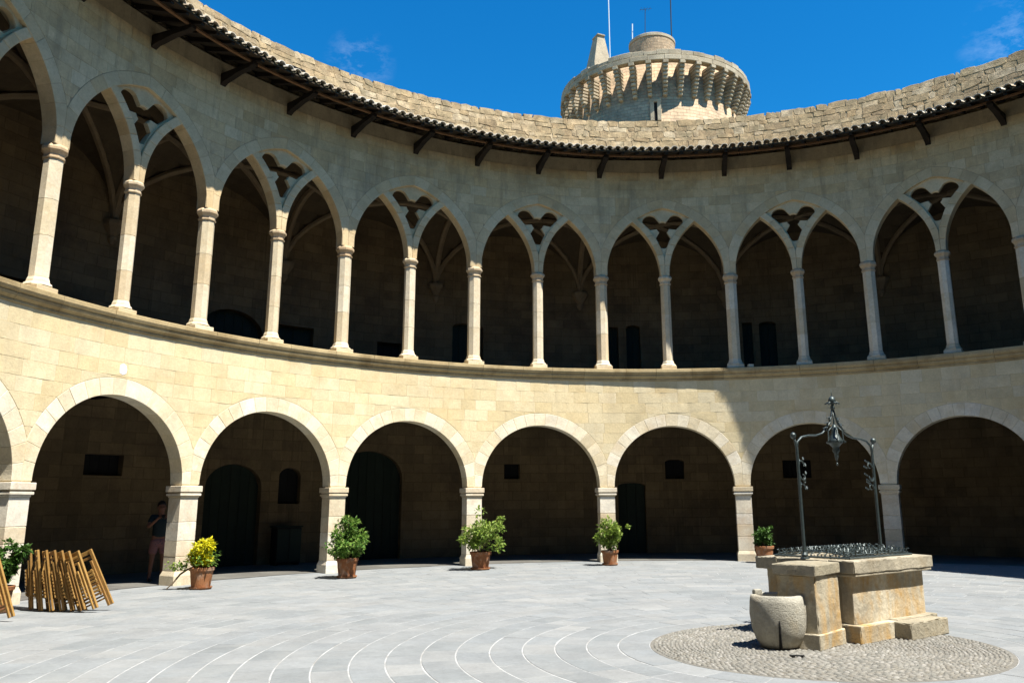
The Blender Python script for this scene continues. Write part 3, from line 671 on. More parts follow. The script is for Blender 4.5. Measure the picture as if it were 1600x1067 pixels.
# ribbed vault over the upper gallery
ZV, HV = 9.05, 2.05; D0, D1 = RU0 + 0.33, RB
def hA(d):
    q = abs((d - D0) / (D1 - D0) * 2 - 1); return HV * sqrt(max(0, 1 - ((q * 0.92 + 0.08 * q * q)) ** 2))
def hB(x):
    q = abs(x) / S1; return HV * sqrt(max(0, 1 - q * q))
mb = MB(); NS, ND = 14, 14
for kb in range(21):
    c = (2 * kb + 1) * S1
    if kb > 8 and kb < 20: ns = 6
    else: ns = NS
    for i in range(ns):
        for j in range(ND):
            q = []
            for (ii, jj) in ((i, j), (i + 1, j), (i + 1, j + 1), (i, j + 1)):
                x = -S1 * cos(pi * ii / ns); d = D0 + (D1 - D0) * (0.5 - 0.5 * cos(pi * jj / ND)); q.append(P(c + x, ZV + max(hA(d), hB(x)), d))
            mb.poly(q)
vault = thing('rib_vault', 'dark ribbed stone vault over the upper gallery behind the pointed arches', 'vault')
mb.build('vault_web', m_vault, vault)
for k in KV:
    if k % 2: continue
    rb = MB(); pts = [(D0 + (D1 - D0) * (0.5 - 0.5 * cos(pi * j / 16))) for j in range(17)]
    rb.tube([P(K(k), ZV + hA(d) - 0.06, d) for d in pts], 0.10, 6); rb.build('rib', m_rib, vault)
    for sg in (-1, 1):
        rb = MB(); path = []
        for j in range(15):
            t = 0.5 - 0.5 * cos(pi * j / 14); x = -S1 + 2 * S1 * t; d = D1 - (D1 - D0) * t if True else 0
            h = HV * sqrt(max(0, 1 - (2 * t - 1) ** 2)); xx = K(k) + (x + S1) * sg
            path.append(P(xx, ZV + h - 0.05, d))
        rb.tube(path, 0.085, 6); rb.build('rib', m_rib, vault)
    x, y, _ = P(K(k), 0, RB - 0.02); cb = MB()
    cb.lathe([(0.05, -0.55), (0.12, -0.42), (0.13, -0.36), (0.10, -0.33), (0.20, -0.18), (0.28, -0.06), (0.30, 0.0), (0.30, 0.08), (0.24, 0.10)], 8, (x, y, ZV - 0.05)); cb.build('rib_corbel', m_rib, vault)
# furniture shape in the shade under the fourth arch
x, y, _ = P(K(4.15), 0, RB - 0.45); cab = thing('cabinet', 'dark box shaped cabinet against the back wall below the small arched window', 'cabinet', (x, y, 0.006), -(PHI0 + 4.15 * DL))
b = MB(); b.bbox((0, 0, 0.55), (0.75, 0.42, 1.0), 0.015); b.build('cabinet_body', m_void, cab)
b = MB(); b.bbox((0, 0, 1.07), (0.82, 0.48, 0.04), 0.008); b.build('cabinet_top', m_door, cab)
for sx in (-1, 1):
    b = MB(); b.bbox((sx * 0.185, -0.222, 0.55), (0.35, 0.02, 0.9), 0.005); b.build('door', m_door, cab)
    b = MB(); b.bbox((sx * 0.33, 0, 0.025), (0.07, 0.36, 0.05), 0.005); b.build('foot', m_void, cab)

# ------------------------------------------------------------------ eaves
ZE, REV = 12.3164, 11.985
def zroof(r): return ZE - 0.09 + (r - REV) * 0.36
eaves = thing('tiled_eaves', 'overhanging eaves of pale barrel tiles on dark timber brackets around the courtyard', 'roof')
mb = annulus(REV + 0.05, 14.2, zroof(REV + 0.05) , z1=zroof(14.2)); annulus(REV + 0.05, 14.2, zroof(REV + 0.05) - 0.04, mb=mb, z1=zroof(14.2) - 0.04); annulus(REV + 0.05, REV + 0.05, zroof(REV + 0.05) - 0.04, mb=mb, z1=zroof(REV + 0.05))
mb.build('roof_boarding', m_board, eaves)
def tile_verts(phi, r0, L, w0, w1, zup, convex=True, th=0.014, n=6, jr=0):
    vs = []; er = Vector((sin(phi), cos(phi), 0)); et = Vector((cos(phi), -sin(phi), 0))
    for rr, w_ in ((r0, w0), (r0 + L, w1)):
        zc_ = zroof(rr) + zup + (0.012 if rr == r0 else 0)
        for tt in (0, th):
            for i in range(n + 1):
                a = pi * i / n; x = -(w_ - tt) * cos(a); h = (w_ - tt) * 0.85 * sin(a)
                p = er * rr + et * x; vs.append((p.x, p.y, zc_ + (h if convex else -h + w_ * 0.3)))
    m = n + 1; fs = []
    for i in range(n):
        fs += [(i, i + 1, 2 * m + i + 1, 2 * m + i), (m + i, 3 * m + i, 3 * m + i + 1, m + i + 1), (i, m + i, m + i + 1, i + 1), (2 * m + i, 2 * m + i + 1, 3 * m + i + 1, 3 * m + i)]
    fs += [(0, 2 * m, 3 * m, m), (m - 1, 2 * m - 1, 4 * m - 1, 3 * m - 1)]
    return vs, fs
NT = 300; items = []; rest = MB(); pans = MB()
for i in range(NT):
    ph = 2 * pi * i / NT; j = R_.uniform(-0.004, 0.004)
    mb = MB(); mb.add(*tile_verts(ph + j / 12, REV - R_.uniform(0, 0.03), 0.45, 0.105, 0.085, 0.055 + R_.uniform(-0.006, 0.006)))
    items.append(((REV * sin(ph), REV * cos(ph), ZE), mb, m_tile))
    for row in range(1, 4): rest.add(*tile_verts(ph + R_.uniform(-0.0005, 0.0005), REV + 0.40 * row, 0.45, 0.105, 0.085, 0.06 + R_.uniform(-0.005, 0.005), n=4))
    pans.add(*tile_verts(ph + pi / NT, REV + 0.02, 0.5, 0.095, 0.08, 0.03, convex=False, n=4))
emit_pieces('roof_tile', items, eaves)
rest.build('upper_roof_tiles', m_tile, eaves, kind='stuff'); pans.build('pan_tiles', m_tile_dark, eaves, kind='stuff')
# rafters, purlin, brackets
raf = []
for i in range(168):
    ph = 2 * pi * (i + 0.5) / 168; er = Vector((sin(ph), cos(ph), 0)); et = Vector((cos(ph), -sin(ph), 0)); b = MB(); vs = []
    for rr, hh in ((REV + 0.09, 0.07), (13.6, 0.13)):
        for x, z in ((-0.045, 0), (0.045, 0), (0.045, -hh), (-0.045, -hh)):
            p = er * rr + et * x; vs.append((p.x, p.y, zroof(rr) - 0.042 + z))
    b.add(vs, [(0, 1, 2, 3), (4, 7, 6, 5), (0, 4, 5, 1), (1, 5, 6, 2), (2, 6, 7, 3), (3, 7, 4, 0)]); raf.append(((er.x * 12.5, er.y * 12.5, 12.3), b, m_wood_dark))
emit_pieces('rafter', raf, eaves)
mb = MB(); n = 168; rp_ = 12.42; zp_ = zroof(rp_) - 0.042 - 0.09
for i in range(n + 1):
    a = 2 * pi * i / n
    for dr, dz in ((-0.04, -0.045), (0.04, -0.045), (0.04, 0.0), (-0.04, 0.0)): mb.v.append(((rp_ + dr) * sin(a), (rp_ + dr) * cos(a), zp_ + dz))
for i in range(n):
    for j in range(4): mb.f.append((i * 4 + j, i * 4 + (j + 1) % 4, (i + 1) * 4 + (j + 1) % 4, (i + 1) * 4 + j))
mb.build('purlin', m_rust, eaves)
br = MB()
prof = [(0.0, 0.0), (-1.18, 0.0), (-1.18, -0.08), (-1.04, -0.12), (-0.62, -0.14), (-0.35, -0.20), (-0.12, -0.24), (0.0, -0.31)]
for x in (-0.075, 0.075): br.v += [(x, y, z) for y, z in prof]
m_ = len(prof); br.f = [tuple(range(m_)), tuple(reversed(range(m_, 2 * m_)))] + [(i, (i + 1) % m_, (i + 1) % m_ + m_, i + m_) for i in range(m_)]
brm = br.mesh('bracket', m_wood_dark)
for k in range(42):
    ph = PHI0 + k * DL; o = bpy.data.objects.new('bracket', brm); COL.objects.link(o); o.parent = eaves
    o.location = (RU0 * sin(ph), RU0 * cos(ph), zp_ - 0.047); o.rotation_euler = (0, 0, -ph)

# ------------------------------------------------------------------ parapet of rough stones
par = thing('roof_parapet', 'rough rubble parapet wall rising behind the tiled eaves against the sky', 'wall')
def rp_at(z): return 13.72 + (z - 12.85) * 0.27
mb = MB(); zt = 14.12
for i in range(168):
    a, b = i * 42 * S1 / 168, (i + 1) * 42 * S1 / 168
    for (za, ra, zb, rb_) in ((12.5, rp_at(12.5) + 0.010, zt, rp_at(zt) + 0.010), (zt, rp_at(zt) + 0.05, zt, 14.55), (zt, 14.55, 13.25, 14.55)):
        mb.poly([P(a, za, ra), P(b, za, ra), P(b, zb, rb_), P(a, zb, rb_)])
mb.build('wall_core', m_rubble, par)
items = []; zc_ = [12.72, 12.97, 13.11, 13.36, 13.50, 13.76, 13.95, 14.20]
for j in range(len(zc_) - 1):
    s = K(-3) - R_.uniform(0, 0.4)
    while s < K(18):
        L = R_.choice((0.17, 0.24, 0.3, 0.38, 0.55)) * R_.uniform(0.85, 1.15); z0, z1 = zc_[j], zc_[j + 1]
        jit = lambda: R_.uniform(-0.045, 0.045)
        top_ = z1 + (R_.uniform(-0.02, 0.02) if j == 6 else 0)
        poly = [(s + jit(), z0 + jit()), (s + L * 0.5, z0 + jit() * .6), (s + L + jit(), z0 + jit()), (s + L + jit(), (z0 + z1) / 2), (s + L + jit(), top_ + jit() * .6), (s + L * 0.5, top_ + abs(jit())), (s + jit(), top_ + jit() * .6)]
        m1 = MB(); pr_ = R_.uniform(-0.008, 0.012)
        poly = clean(poly); a_ = inset(poly, 0.003); f_ = inset(a_, 0.014); n = len(a_)
        rr = lambda z: rp_at(z) - pr_
        bk = 0.14 if j < 6 else 0.45
        m1.add([P(x, z, rr(z) - 0.008) for x, z in f_] + [P(x, z, rr(z) + 0.008) for x, z in a_] + [P(x, z, rr(z) + bk) for x, z in a_],
               [tuple(range(n))] + [(i, i + n, (i + 1) % n + n, (i + 1) % n) for i in range(n)] + [(i + n, i + 2 * n, (i + 1) % n + 2 * n, (i + 1) % n + n) for i in range(n)])
        items.append((P(s + L / 2, z0, 13.9), m1, m_rubble)); s += L
emit_pieces('parapet_stone', items, par)
dr = MB(); sdr = (atan2(-8.84, 10.55) - PHI0) * RL; rr = rp_at(13.6) - 0.035
dr.add([P(sdr - 0.2, 13.56, rr), P(sdr + 0.2, 13.56, rr), P(sdr + 0.2, 13.62, rr), P(sdr - 0.2, 13.62, rr), P(sdr - 0.2, 13.56, rr + .1), P(sdr + 0.2, 13.56, rr + .1), P(sdr + 0.2, 13.62, rr + .1), P(sdr - 0.2, 13.62, rr + .1)], [(0, 1, 2, 3), (0, 4, 5, 1), (1, 5, 6, 2), (2, 6, 7, 3), (3, 7, 4, 0)])
dr.build('drain_slot', m_void, par)  # near-black block paints the shade inside the slot

# ------------------------------------------------------------------ keep tower
TX, TY = CP.x + 50 * sin(radians(16.55)), CP.y + 50 * cos(radians(16.55))
tower = thing('keep_tower', 'round stone keep tower with a crown of long corbels rising behind the roof', 'tower', (TX, TY, 0), 0)
ta0 = radians(196.5)                          # direction from the tower towards the camera
mb = MB(); mb.lathe([(5.6, -0.06), (5.25, 6), (5.12, 16), (5.12, 26.72)], 96); mb.build('wall', m_tower, tower, smooth=True)
NCB = 38; cbm = []
cb = MB(); nl = 9; zb, zt_ = 24.3, 26.2
for i in range(nl):
    z0 = zb + (zt_ - zb) * i / nl; z1 = zb + (zt_ - zb) * (i + 1) / nl; q = (i + 1) / nl; pr_ = 0.10 + 0.78 * q ** 0.85
    wd = 0.24 + 0.08 * q
    cb.bbox((0, -(pr_ - 0.3) / 2, (z0 + z1) / 2), (wd, pr_ + 0.3, z1 - z0 - 0.012), 0.045 if i < nl - 1 else 0.02)
cbme = cb.mesh('corbel', m_corbel)
for i in range(NCB):
    ph = 2 * pi * i / NCB; o = bpy.data.objects.new('corbel', cbme); COL.objects.link(o); o.parent = tower
    o.location = (5.12 * sin(ph), 5.12 * cos(ph), 0); o.rotation_euler = (0, 0, -ph + pi)
def tring(mb, r0, r1, z0, z1, p0, p1, b=0.03, n=2):
    """curved block between two radii and angles"""
    vs = []; 
    for (a, c) in ((p0, 0), (p1, 1)): pass
    cols = []
    for i in range(n + 1):
        a = p0 + (p1 - p0) * i / n
        cols.append([(rr * sin(a), rr * cos(a), z) for rr, z in ((r0, z0), (r1 - b, z0), (r1, z0 + b), (r1, z1 - b), (r1 - b, z1), (r0, z1))])
    base = len(mb.v)
    for c in cols: mb.v += c
    for i in range(n):
        for j in range(6): mb.f.append((base + i * 6 + j, base + i * 6 + (j + 1) % 6, base + (i + 1) * 6 + (j + 1) % 6, base + (i + 1) * 6 + j))
    mb.f.append(tuple(base + j for j in range(6))); mb.f.append(tuple(base + n * 6 + j for j in reversed(range(6))))
for (z0, z1, n, rr) in ((26.2, 26.52, 38, 5.98), (26.52, 26.78, 52, 5.96)):
    o_ = R_.uniform(0, 1)
    for i in range(n):
        m1 = MB(); top_ = z1 + (R_.uniform(-0.02, 0.10) if z1 > 26.6 else 0)
        if z1 > 26.6 and R_.random() < 0.08: top_ -= 0.12
        tring(m1, 5.55, rr - R_.uniform(0, 0.03), z0 + 0.006, top_, 2 * pi * (i + o_) / n + 0.0015, 2 * pi * (i + 1 + o_) / n - 0.0015); m1.build('parapet_block', m_corbel, tower)
mb = MB(); mb.lathe([(5.11, 26.70), (5.11, 26.72), (4.7, 26.72), (4.7, 26.2), (0.01, 26.2)], 64, capb=False); mb.build('platform', m_corbel, tower)
# slit window
er = Vector((sin(ta0), cos(ta0), 0)); sl = bpy.data.objects.new('slit_window', None); COL.objects.link(sl); sl.parent = tower
wphi = ta0 + radians(-0.7); sl.location = (5.115 * sin(wphi), 5.115 * cos(wphi), 23.4); sl.rotation_euler = (0, 0, -wphi + pi)
for nm, c_, sz, mt in (('frame', (-0.20, -0.02, 0), (0.22, 0.16, 1.15), m_corbel), ('frame', (0.20, -0.02, 0), (0.22, 0.16, 1.15), m_corbel), ('lintel', (0, -0.02, 0.66), (0.66, 0.16, 0.18), m_corbel), ('opening', (0, 0.02, 0), (0.2, 0.1, 1.1), m_void)):
    b = MB(); b.bbox(c_, sz, 0.012); b.build(nm, mt, sl)  # the opening box paints the slit's inner shade near-black
# drum and turret on top
drum = thing('stair_drum', 'low round stone drum standing on top of the keep tower', 'turret', (TX, TY, 26.2))
for j, (z0, z1) in enumerate(((0, 1.5), (1.5, 3.0), (3.0, 4.2))):
    b = MB(); b.lathe([(1.46, z0), (1.46, z1 - 0.02), (1.40, z1)], 40); b.build('drum_ring', m_tower, drum, smooth=False)
b = MB(); b.lathe([(1.40, 4.2), (1.5, 4.22), (1.5, 4.40), (1.42, 4.46), (0.01, 4.5)], 40); b.build('coping', m_corbel, drum)
d_ = ray_dir(934, 90); hd = Vector((d_.x, d_.y, 0)).normalized(); pp = Vector((CP.x, CP.y, 0)) + hd * 49.0
tur = thing('roof_turret', 'tapering pyramid shaped stone turret at the left edge of the keep tower top', 'turret', (pp.x, pp.y, 26.2), -radians(12.5))
b = MB(); b.v = [(-1.05, -0.9, 0), (1.0, -0.9, 0), (1.0, 0.9, 0), (-1.05, 0.9, 0), (-0.15, -0.35, 4.5), (0.32, -0.35, 4.5), (0.32, 0.35, 4.55), (-0.15, 0.35, 4.55)]
rot_ = Matrix.Rotation(radians(28), 4, 'Z'); b.v = [tuple(rot_ @ Vector(v)) for v in b.v]
b.f = [(0, 1, 5, 4), (1, 2, 6, 5), (2, 3, 7, 6), (3, 0, 4, 7), (4, 5, 6, 7)]; b.build('turret_wall', m_corbel, tur)
b = MB(); b.bbox((0.08, 0.0, 4.56), (0.56, 0.8, 0.12), 0.03, rz=radians(28)); b.build('coping', m_corbel, tur)
def antenna(px, py_top, py_base, dist, rad, mat, label, cross=False, slant=0):
    d = ray_dir(px, py_top); h = Vector((d.x, d.y, 0)); p = CP + d * (dist / h.length)
    d2 = ray_dir(px + slant, py_base); p2 = CP + d2 * (dist / Vector((d2.x, d2.y, 0)).length); zb_ = min(p2.z, p.z)
    t = thing('antenna', label, 'antenna', (p2.x, p2.y, 26.2)); m1 = MB(); m1.tube([(0, 0, 0), (0, 0, zb_ - 26.2), (p.x - p2.x, p.y - p2.y, p.z - 26.2)], rad, 8); m1.build('mast', mat, t)
    m2 = MB(); m2.lathe([(rad * 2.5, 0), (rad * 2.5, 0.08), (rad * 1.2, 0.14)], 10); m2.build('foot', mat, t)
    if cross:
        m3 = MB(); zt2 = p.z - 26.2
        m3.tube([(-0.3, 0, zt2 - 0.1), (0.5, 0, zt2 + 0.05)], 0.012, 6)
        for i in range(4): m3.tube([(-0.25 + i * 0.2, -0.25, zt2 - 0.09 + i * 0.037), (-0.25 + i * 0.2, 0.25, zt2 - 0.09 + i * 0.037)], 0.008, 5)
        m3.build('aerial', mat, t)
antenna(949, -60, 84, 47.5, 0.035, m_white_metal, 'tall pale whip antenna to the left of the drum on the tower', slant=4)
antenna(988, 38, 56, 50.5, 0.04, m_white_metal, 'short pale antenna touching the left side of the tower drum')
antenna(1008, 14, 50, 50.2, 0.022, m_dark_metal, 'thin dark mast with a small comb aerial on the tower drum', cross=True)
antenna(1046, -60, 50, 50.0, 0.04, m_dark_metal, 'tall dark antenna rising behind the right of the tower drum', slant=3)

# ------------------------------------------------------------------ the well
ux = Vector((0.869, 0.495, 0)).normalized(); vx = Vector((-ux.y, ux.x, 0)); V0 = Vector((-0.02, -1.50, 0)); WL, WD = 1.83, 1.45
wa = atan2(ux.y, ux.x); wc = V0 + ux * WL / 2 + vx * WD / 2
well = thing('well', 'old stone well head with ochre stained walls and a moulded rim in the courtyard', 'well', tuple(wc), wa)
def rough_block(mb, c, size, b=0.02, seg=0.14, amp=0.008, rz=0, seed=0):
    """subdivided stone block with worn, slightly wavy faces"""
    from mathutils import noise
    rnd = random.Random(seed); off = Vector((rnd.uniform(0, 50), rnd.uniform(0, 50), rnd.uniform(0, 50)))
    m = Matrix.Translation(Vector(c)) @ Matrix.Rotation(rz, 4, 'Z'); h = [q / 2 for q in size]; st_ = 0.045
    def axis(L):                               # finer rows next to the arrises
        n = max(1, int((L - 0.03) / st_)); return [-L / 2, -L / 2 + 0.012] + [-L / 2 + 0.012 + (L - 0.024) * i / n for i in range(1, n)] + [L / 2 - 0.012, L / 2]
    ax = [axis(q) for q in size]
    def shape(p):
        v = Vector(p); near = [(h[i] - abs(v[i])) for i in range(3)]; edge = sum(1 for q in near if q < 0.001)
        if edge >= 2:                          # worn and chipped arris
            chip = max(0.0, noise.noise(v * 9 + off)) * b * 1.1 + 0.003
            chip += b * 1.6 * max(0.0, noise.noise(v * 5 - off) - 0.35)
            for i in range(3):
                if near[i] < 0.001: v[i] -= math.copysign(chip, v[i])
        v += noise.noise_vector(Vector(p) * 3 + off) * amp * 0.8 + noise.noise_vector(Vector(p) * 14 + off) * amp * 0.3
        return m @ v
    for d in range(3):
        e, f = (d + 1) % 3, (d + 2) % 3
        for sg in (-1, 1):
            base = len(mb.v); ne, nf = len(ax[e]), len(ax[f])
            for u in ax[e]:
                for w_ in ax[f]:
                    p = [0, 0, 0]; p[d] = sg * h[d]; p[e] = u; p[f] = w_; mb.v.append(tuple(shape(p)))
            for a in range(ne - 1):
                for q in range(nf - 1):
                    fc = (base + a * nf + q, base + (a + 1) * nf + q, base + (a + 1) * nf + q + 1, base + a * nf + q + 1)
                    mb.f.append(fc if sg > 0 else tuple(reversed(fc)))
hw_, hd_ = WL / 2, WD / 2
for nm, c_, sz, mt, sd_ in (('wall_slab', (0, -hd_ + 0.17, 0.51), (WL - 0.16, 0.16, 0.62), m_well, 1), ('wall_slab', (0, hd_ - 0.17, 0.51), (WL - 0.16, 0.16, 0.62), m_well, 2),
                            ('wall_slab', (-hw_ + 0.165, 0, 0.51), (0.16, WD - 0.46, 0.60), m_well2, 3), ('wall_slab', (hw_ - 0.165, 0, 0.51), (0.16, WD - 0.46, 0.60), m_well, 4),
                            ('plinth', (-0.5, -hd_ + 0.15, 0.105), (WL - 1.0, 0.36, 0.21), m_well, 5), ('plinth', (hw_ - 0.5, -hd_ + 0.16, 0.11), (0.98, 0.36, 0.22), m_well2, 6),
                            ('plinth', (0, hd_ - 0.13, 0.1), (WL, 0.3, 0.2), m_well2, 7), ('plinth', (-hw_ + 0.14, 0.0, 0.1), (0.3, WD - 0.55, 0.2), m_well2, 8), ('plinth', (hw_ - 0.14, 0.0, 0.1), (0.3, WD - 0.55, 0.2), m_well2, 9)):
    b = MB(); rough_block(b, c_, sz, 0.016, seed=sd_); b.build(nm, mt, well)
for nm, c_, sz, sd_ in (('rim_stone', (0, -hd_ + 0.16, 0.885), (WL + 0.04, 0.36, 0.155), 11), ('rim_stone', (0, hd_ - 0.16, 0.885), (WL + 0.04, 0.36, 0.155), 12),
                        ('rim_stone', (-hw_ + 0.14, 0, 0.885), (0.34, WD - 0.69, 0.15), 13), ('rim_stone', (hw_ - 0.14, 0, 0.885), (0.34, WD - 0.69, 0.15), 14)):
    b = MB(); rough_block(b, c_, sz, 0.03, seed=sd_, amp=0.01); b.build(nm, m_well2, well)
b = MB(); b.bbox((0, -hd_ + 0.13, 0.79), (WL - 0.02, 0.28, 0.04), 0.012); b.build('moulding', m_well2, well)
# buttress block on the left
BLv = Vector((-0.70, -1.85, 0)); BRv = Vector((-0.06, -1.33, 0)); bd = (BRv - BLv).normalized(); bn = Vector((-bd.y, bd.x, 0)); bw = (BRv - BLv).length
cc = BLv + bd * (bw / 2 - 0.06) + bn * 0.26
but = thing('stone_buttress', 'tall narrow upright stone block standing against the left corner of the well', 'stone block', tuple(cc), atan2(bd.y, bd.x))
b = MB(); rough_block(b, (0, 0, 0.42), (bw - 0.20, 0.50, 0.80), 0.02, seed=21, amp=0.014); b.build('pillar', m_well, but)
b = MB(); rough_block(b, (0, 0, 0.09), (bw - 0.12, 0.54, 0.18), 0.02, seed=24, amp=0.014); b.build('foot', m_well, but)
b = MB(); rough_block(b, (-0.02, 0, 0.885), (bw - 0.14, 0.56, 0.13), 0.025, seed=22, amp=0.012); b.build('cap_stone', m_well2, but)
# step stone
sp_ = V0 + ux * 1.20 - vx * 0.12
st = MB(); rough_block(st, (0, 0, 0.10), (0.92, 0.26, 0.20), 0.022, seed=31, amp=0.012)
tag(st.build('step_stone', m_well2, loc=tuple(sp_), rz=wa), 'low rectangular stone step at the foot of the well front wall', 'step')
# basin
bx = Vector((-1.02, -1.50, 0)); bas = thing('water_trough', 'rounded grey stone trough with a dark groove, standing left of the well', 'trough', tuple(bx), 0)
m1 = MB(); prof = [(0.15, 0), (0.215, 0.018), (0.275, 0.09), (0.318, 0.22), (0.335, 0.38), (0.330, 0.52), (0.318, 0.585), (0.295, 0.60), (0.245, 0.597), (0.232, 0.57), (0.225, 0.5), (0.17, 0.40), (0.01, 0.38)]
m1.lathe(prof, 40, capt=False)
m1.v = [(x, y if y < 0.24 else 0.24 + (y - 0.24) * 0.3, z) for x, y, z in m1.v]
from mathutils import noise as mnoise
m1.v = [tuple(Vector(v) + mnoise.noise_vector(Vector(v) * 5 + Vector((3, 7, 1))) * 0.007) for v in m1.v]
m1.build('bowl', m_basin, bas, smooth=True)
m2 = MB(); ga = radians(-112)
pts = []
for r_, z in ((0.23, 0.03), (0.290, 0.11), (0.319, 0.20), (0.333, 0.30), (0.337, 0.34)): pts.append((r_ * cos(ga), r_ * sin(ga), z))
m2.tube(pts, [0.02, 0.016, 0.013, 0.011, 0.004], 6); m2.build('groove', m_void, bas)  # dark tube paints the groove's shade on the bowl
m3 = MB(); rough_block(m3, (-0.20, 0.12, 0.62), (0.10, 0.09, 0.07), 0.02, seed=5, amp=0.012); m3.build('broken_corner', m_basin, bas)
# small dark drain slot in the pebbles
m1 = MB(); m1.bbox((0, 0, 0), (0.16, 0.05, 0.012), 0.003)
tag(m1.build('drain_slot', m_void, loc=(-1.12, -2.17, 0.022), rz=-0.3), 'small dark drain slot in the pebbles below the trough', 'drain')
# wrought iron grate over the opening
gr = thing('well_grate', 'spiky wrought iron lattice grate lying over the well opening', 'grate', (wc.x, wc.y, 0.965), wa)
fr_ = MB(); gx, gy = hw_ - 0.18, hd_ - 0.16
for a, b_ in (((-gx, -gy), (gx, -gy)), ((gx, -gy), (gx, gy)), ((gx, gy), (-gx, gy)), ((-gx, gy), (-gx, -gy))): fr_.tube([(a[0], a[1], 0.012), (b_[0], b_[1], 0.012)], 0.013, 6)
fr_.build('grate_frame', m_iron, gr)
nx, ny = 17, 11
for i in range(nx):
    x = -gx + 2 * gx * (i + 0.5) / nx; q = MB(); q.tube([(x, -gy, 0.02)] + [(x, -gy + 2 * gy * j / 8, 0.03 + 0.05 * sin(pi * j / 8)) for j in range(1, 8)] + [(x, gy, 0.02)], 0.0075, 6); q.build('bar', m_iron, gr)
for j in range(ny):
    y = -gy + 2 * gy * (j + 0.5) / ny; q = MB(); q.tube([(-gx, y, 0.035)] + [(-gx + 2 * gx * i / 10, y + (0.012 if i % 2 else -0.012), 0.04 + 0.05 * sin(pi * (j + .5) / ny)) for i in range(1, 10)] + [(gx, y, 0.035)], 0.0075, 6); q.build('bar', m_iron, gr)
sk = MB()
for i in range(nx):
    for j in range(ny):
        x = -gx + 2 * gx * (i + 0.5) / nx; y = -gy + 2 * gy * (j + 0.5) / ny; z = 0.045 + 0.05 * sin(pi * (j + .5) / ny); a = R_.uniform(0, 6.28)
        sk.tube([(x, y, z), (x + 0.018 * cos(a), y + 0.018 * sin(a), z + 0.035), (x + 0.045 * cos(a), y + 0.045 * sin(a), z + 0.03)], [0.011, 0.009, 0.004], 5)
sk.build('spikes', m_iron, gr, kind='stuff')
# iron arch
p1 = V0 + vx * 0.70 + ux * 0.02; p2 = V0 + vx * 0.70 + ux * (WL - 0.02); arc = thing('iron_well_arch', 'wrought iron pulley arch with a flower finial and scrolls standing on the well rim', 'arch', tuple((p1 + p2) / 2 + Vector((0, 0, 0.95))), wa)
L2 = (p2 - p1).length / 2; HP = 1.50
def sq(vs): return [(x, y, HP + (z - HP) * 0.76 if z > HP else z) for x, y, z in vs]
for sg in (-1, 1):
    q = MB(); q.tube([(sg * L2, 0, 0), (sg * L2, 0, 0.10), (sg * L2, 0, HP - 0.1), (sg * (L2 + 0.015), 0, HP - 0.03), (sg * (L2 + 0.05), 0, HP + 0.05)], [0.032, 0.022, 0.020, 0.018, 0.014], 10); po = q.build('post', m_iron, arc, smooth=True)
    q = MB(); q.lathe([(0.004, -0.045), (0.03, -0.03), (0.042, 0), (0.03, 0.03), (0.004, 0.045)], 12, (sg * (L2 + 0.06), 0, HP + 0.08)); q.build('ball', m_iron, po, smooth=True)
    q = MB(); q.lathe([(0.06, 0), (0.06, 0.02), (0.04, 0.03), (0.045, 0.06), (0.028, 0.09)], 12, (sg * L2, 0, 0)); q.build('foot', m_iron, po)
    for zz, zr in ((0.90, 1), (1.06, -1), (1.20, 1)):
        q = MB(); path = []
        for i in range(13):
            a = i / 12 * 4.4; r_ = 0.075 * (1 - i / 15); path.append((sg * (L2 - 0.02 - 0.075 + r_ * cos(a)), 0.012 * zr * sin(a), zz + zr * r_ * sin(a)))
        q.tube(path, [0.013 * (1 - i / 20) for i in range(13)], 6)
        for a in (0.6, 2.0, 3.4):
            bxp = (sg * (L2 - 0.095 + 0.07 * cos(a)), 0, zz + zr * 0.07 * sin(a)); q.tube([bxp, (bxp[0] - sg * 0.03, 0.03, bxp[2] + 0.035), (bxp[0] - sg * 0.055, 0.02, bxp[2] + 0.02)], [0.012, 0.012, 0.003], 5)
        q.build('scroll', m_iron, po)
    path = [(sg * L2, 0, HP - 0.10), (sg * (L2 - 0.02), 0, HP - 0.0), (sg * (L2 - 0.12), 0, HP + 0.09), (sg * (L2 - 0.28), 0, HP + 0.125), (sg * (L2 - 0.45), 0, HP + 0.135), (sg * (L2 - 0.60), 0, HP + 0.18), (sg * 0.21, 0, HP + 0.26), (sg * 0.10, 0, HP + 0.38), (sg * 0.045, 0, HP + 0.52), (sg * 0.012, 0, HP + 0.66)]
    q = MB(); q.tube(path, [0.018] * 8 + [0.014, 0.011], 8); q.v = sq(q.v); q.build('arch_bar', m_iron, arc, smooth=True)
    q = MB()
    for t in ((0.16, 0.33), (0.10, 0.43), (0.2, 0.24)):
        q.tube([(sg * t[0], 0, HP + t[1]), (sg * (t[0] + 0.04), 0.03 * sg, HP + t[1] + 0.05), (sg * (t[0] + 0.075), 0, HP + t[1] + 0.03)], [0.02, 0.016, 0.004], 6)
    q.v = sq(q.v); q.build('leaf', m_iron, arc)
q = MB(); q.lathe([(0.01, 0), (0.035, 0.03), (0.03, 0.06), (0.018, 0.10), (0.04, 0.14), (0.055, 0.18), (0.035, 0.235), (0.008, 0.26)], 12, (0, 0, HP + 0.62))
for i in range(6):
    a = i * pi / 3; q.tube([(0, 0, HP + 0.74), (0.06 * cos(a), 0.06 * sin(a), HP + 0.76), (0.10 * cos(a), 0.10 * sin(a), HP + 0.735)], [0.014, 0.018, 0.012], 6)
q.tube([(0, 0, HP + 0.87), (0, 0, HP + 1.0)], [0.006, 0.002], 5)
q.v = sq(q.v); q.build('finial', m_iron, arc, smooth=True)
q = MB(); q.tube([(0, 0, HP + 0.62), (0, 0, HP + 0.30)], 0.012, 6)
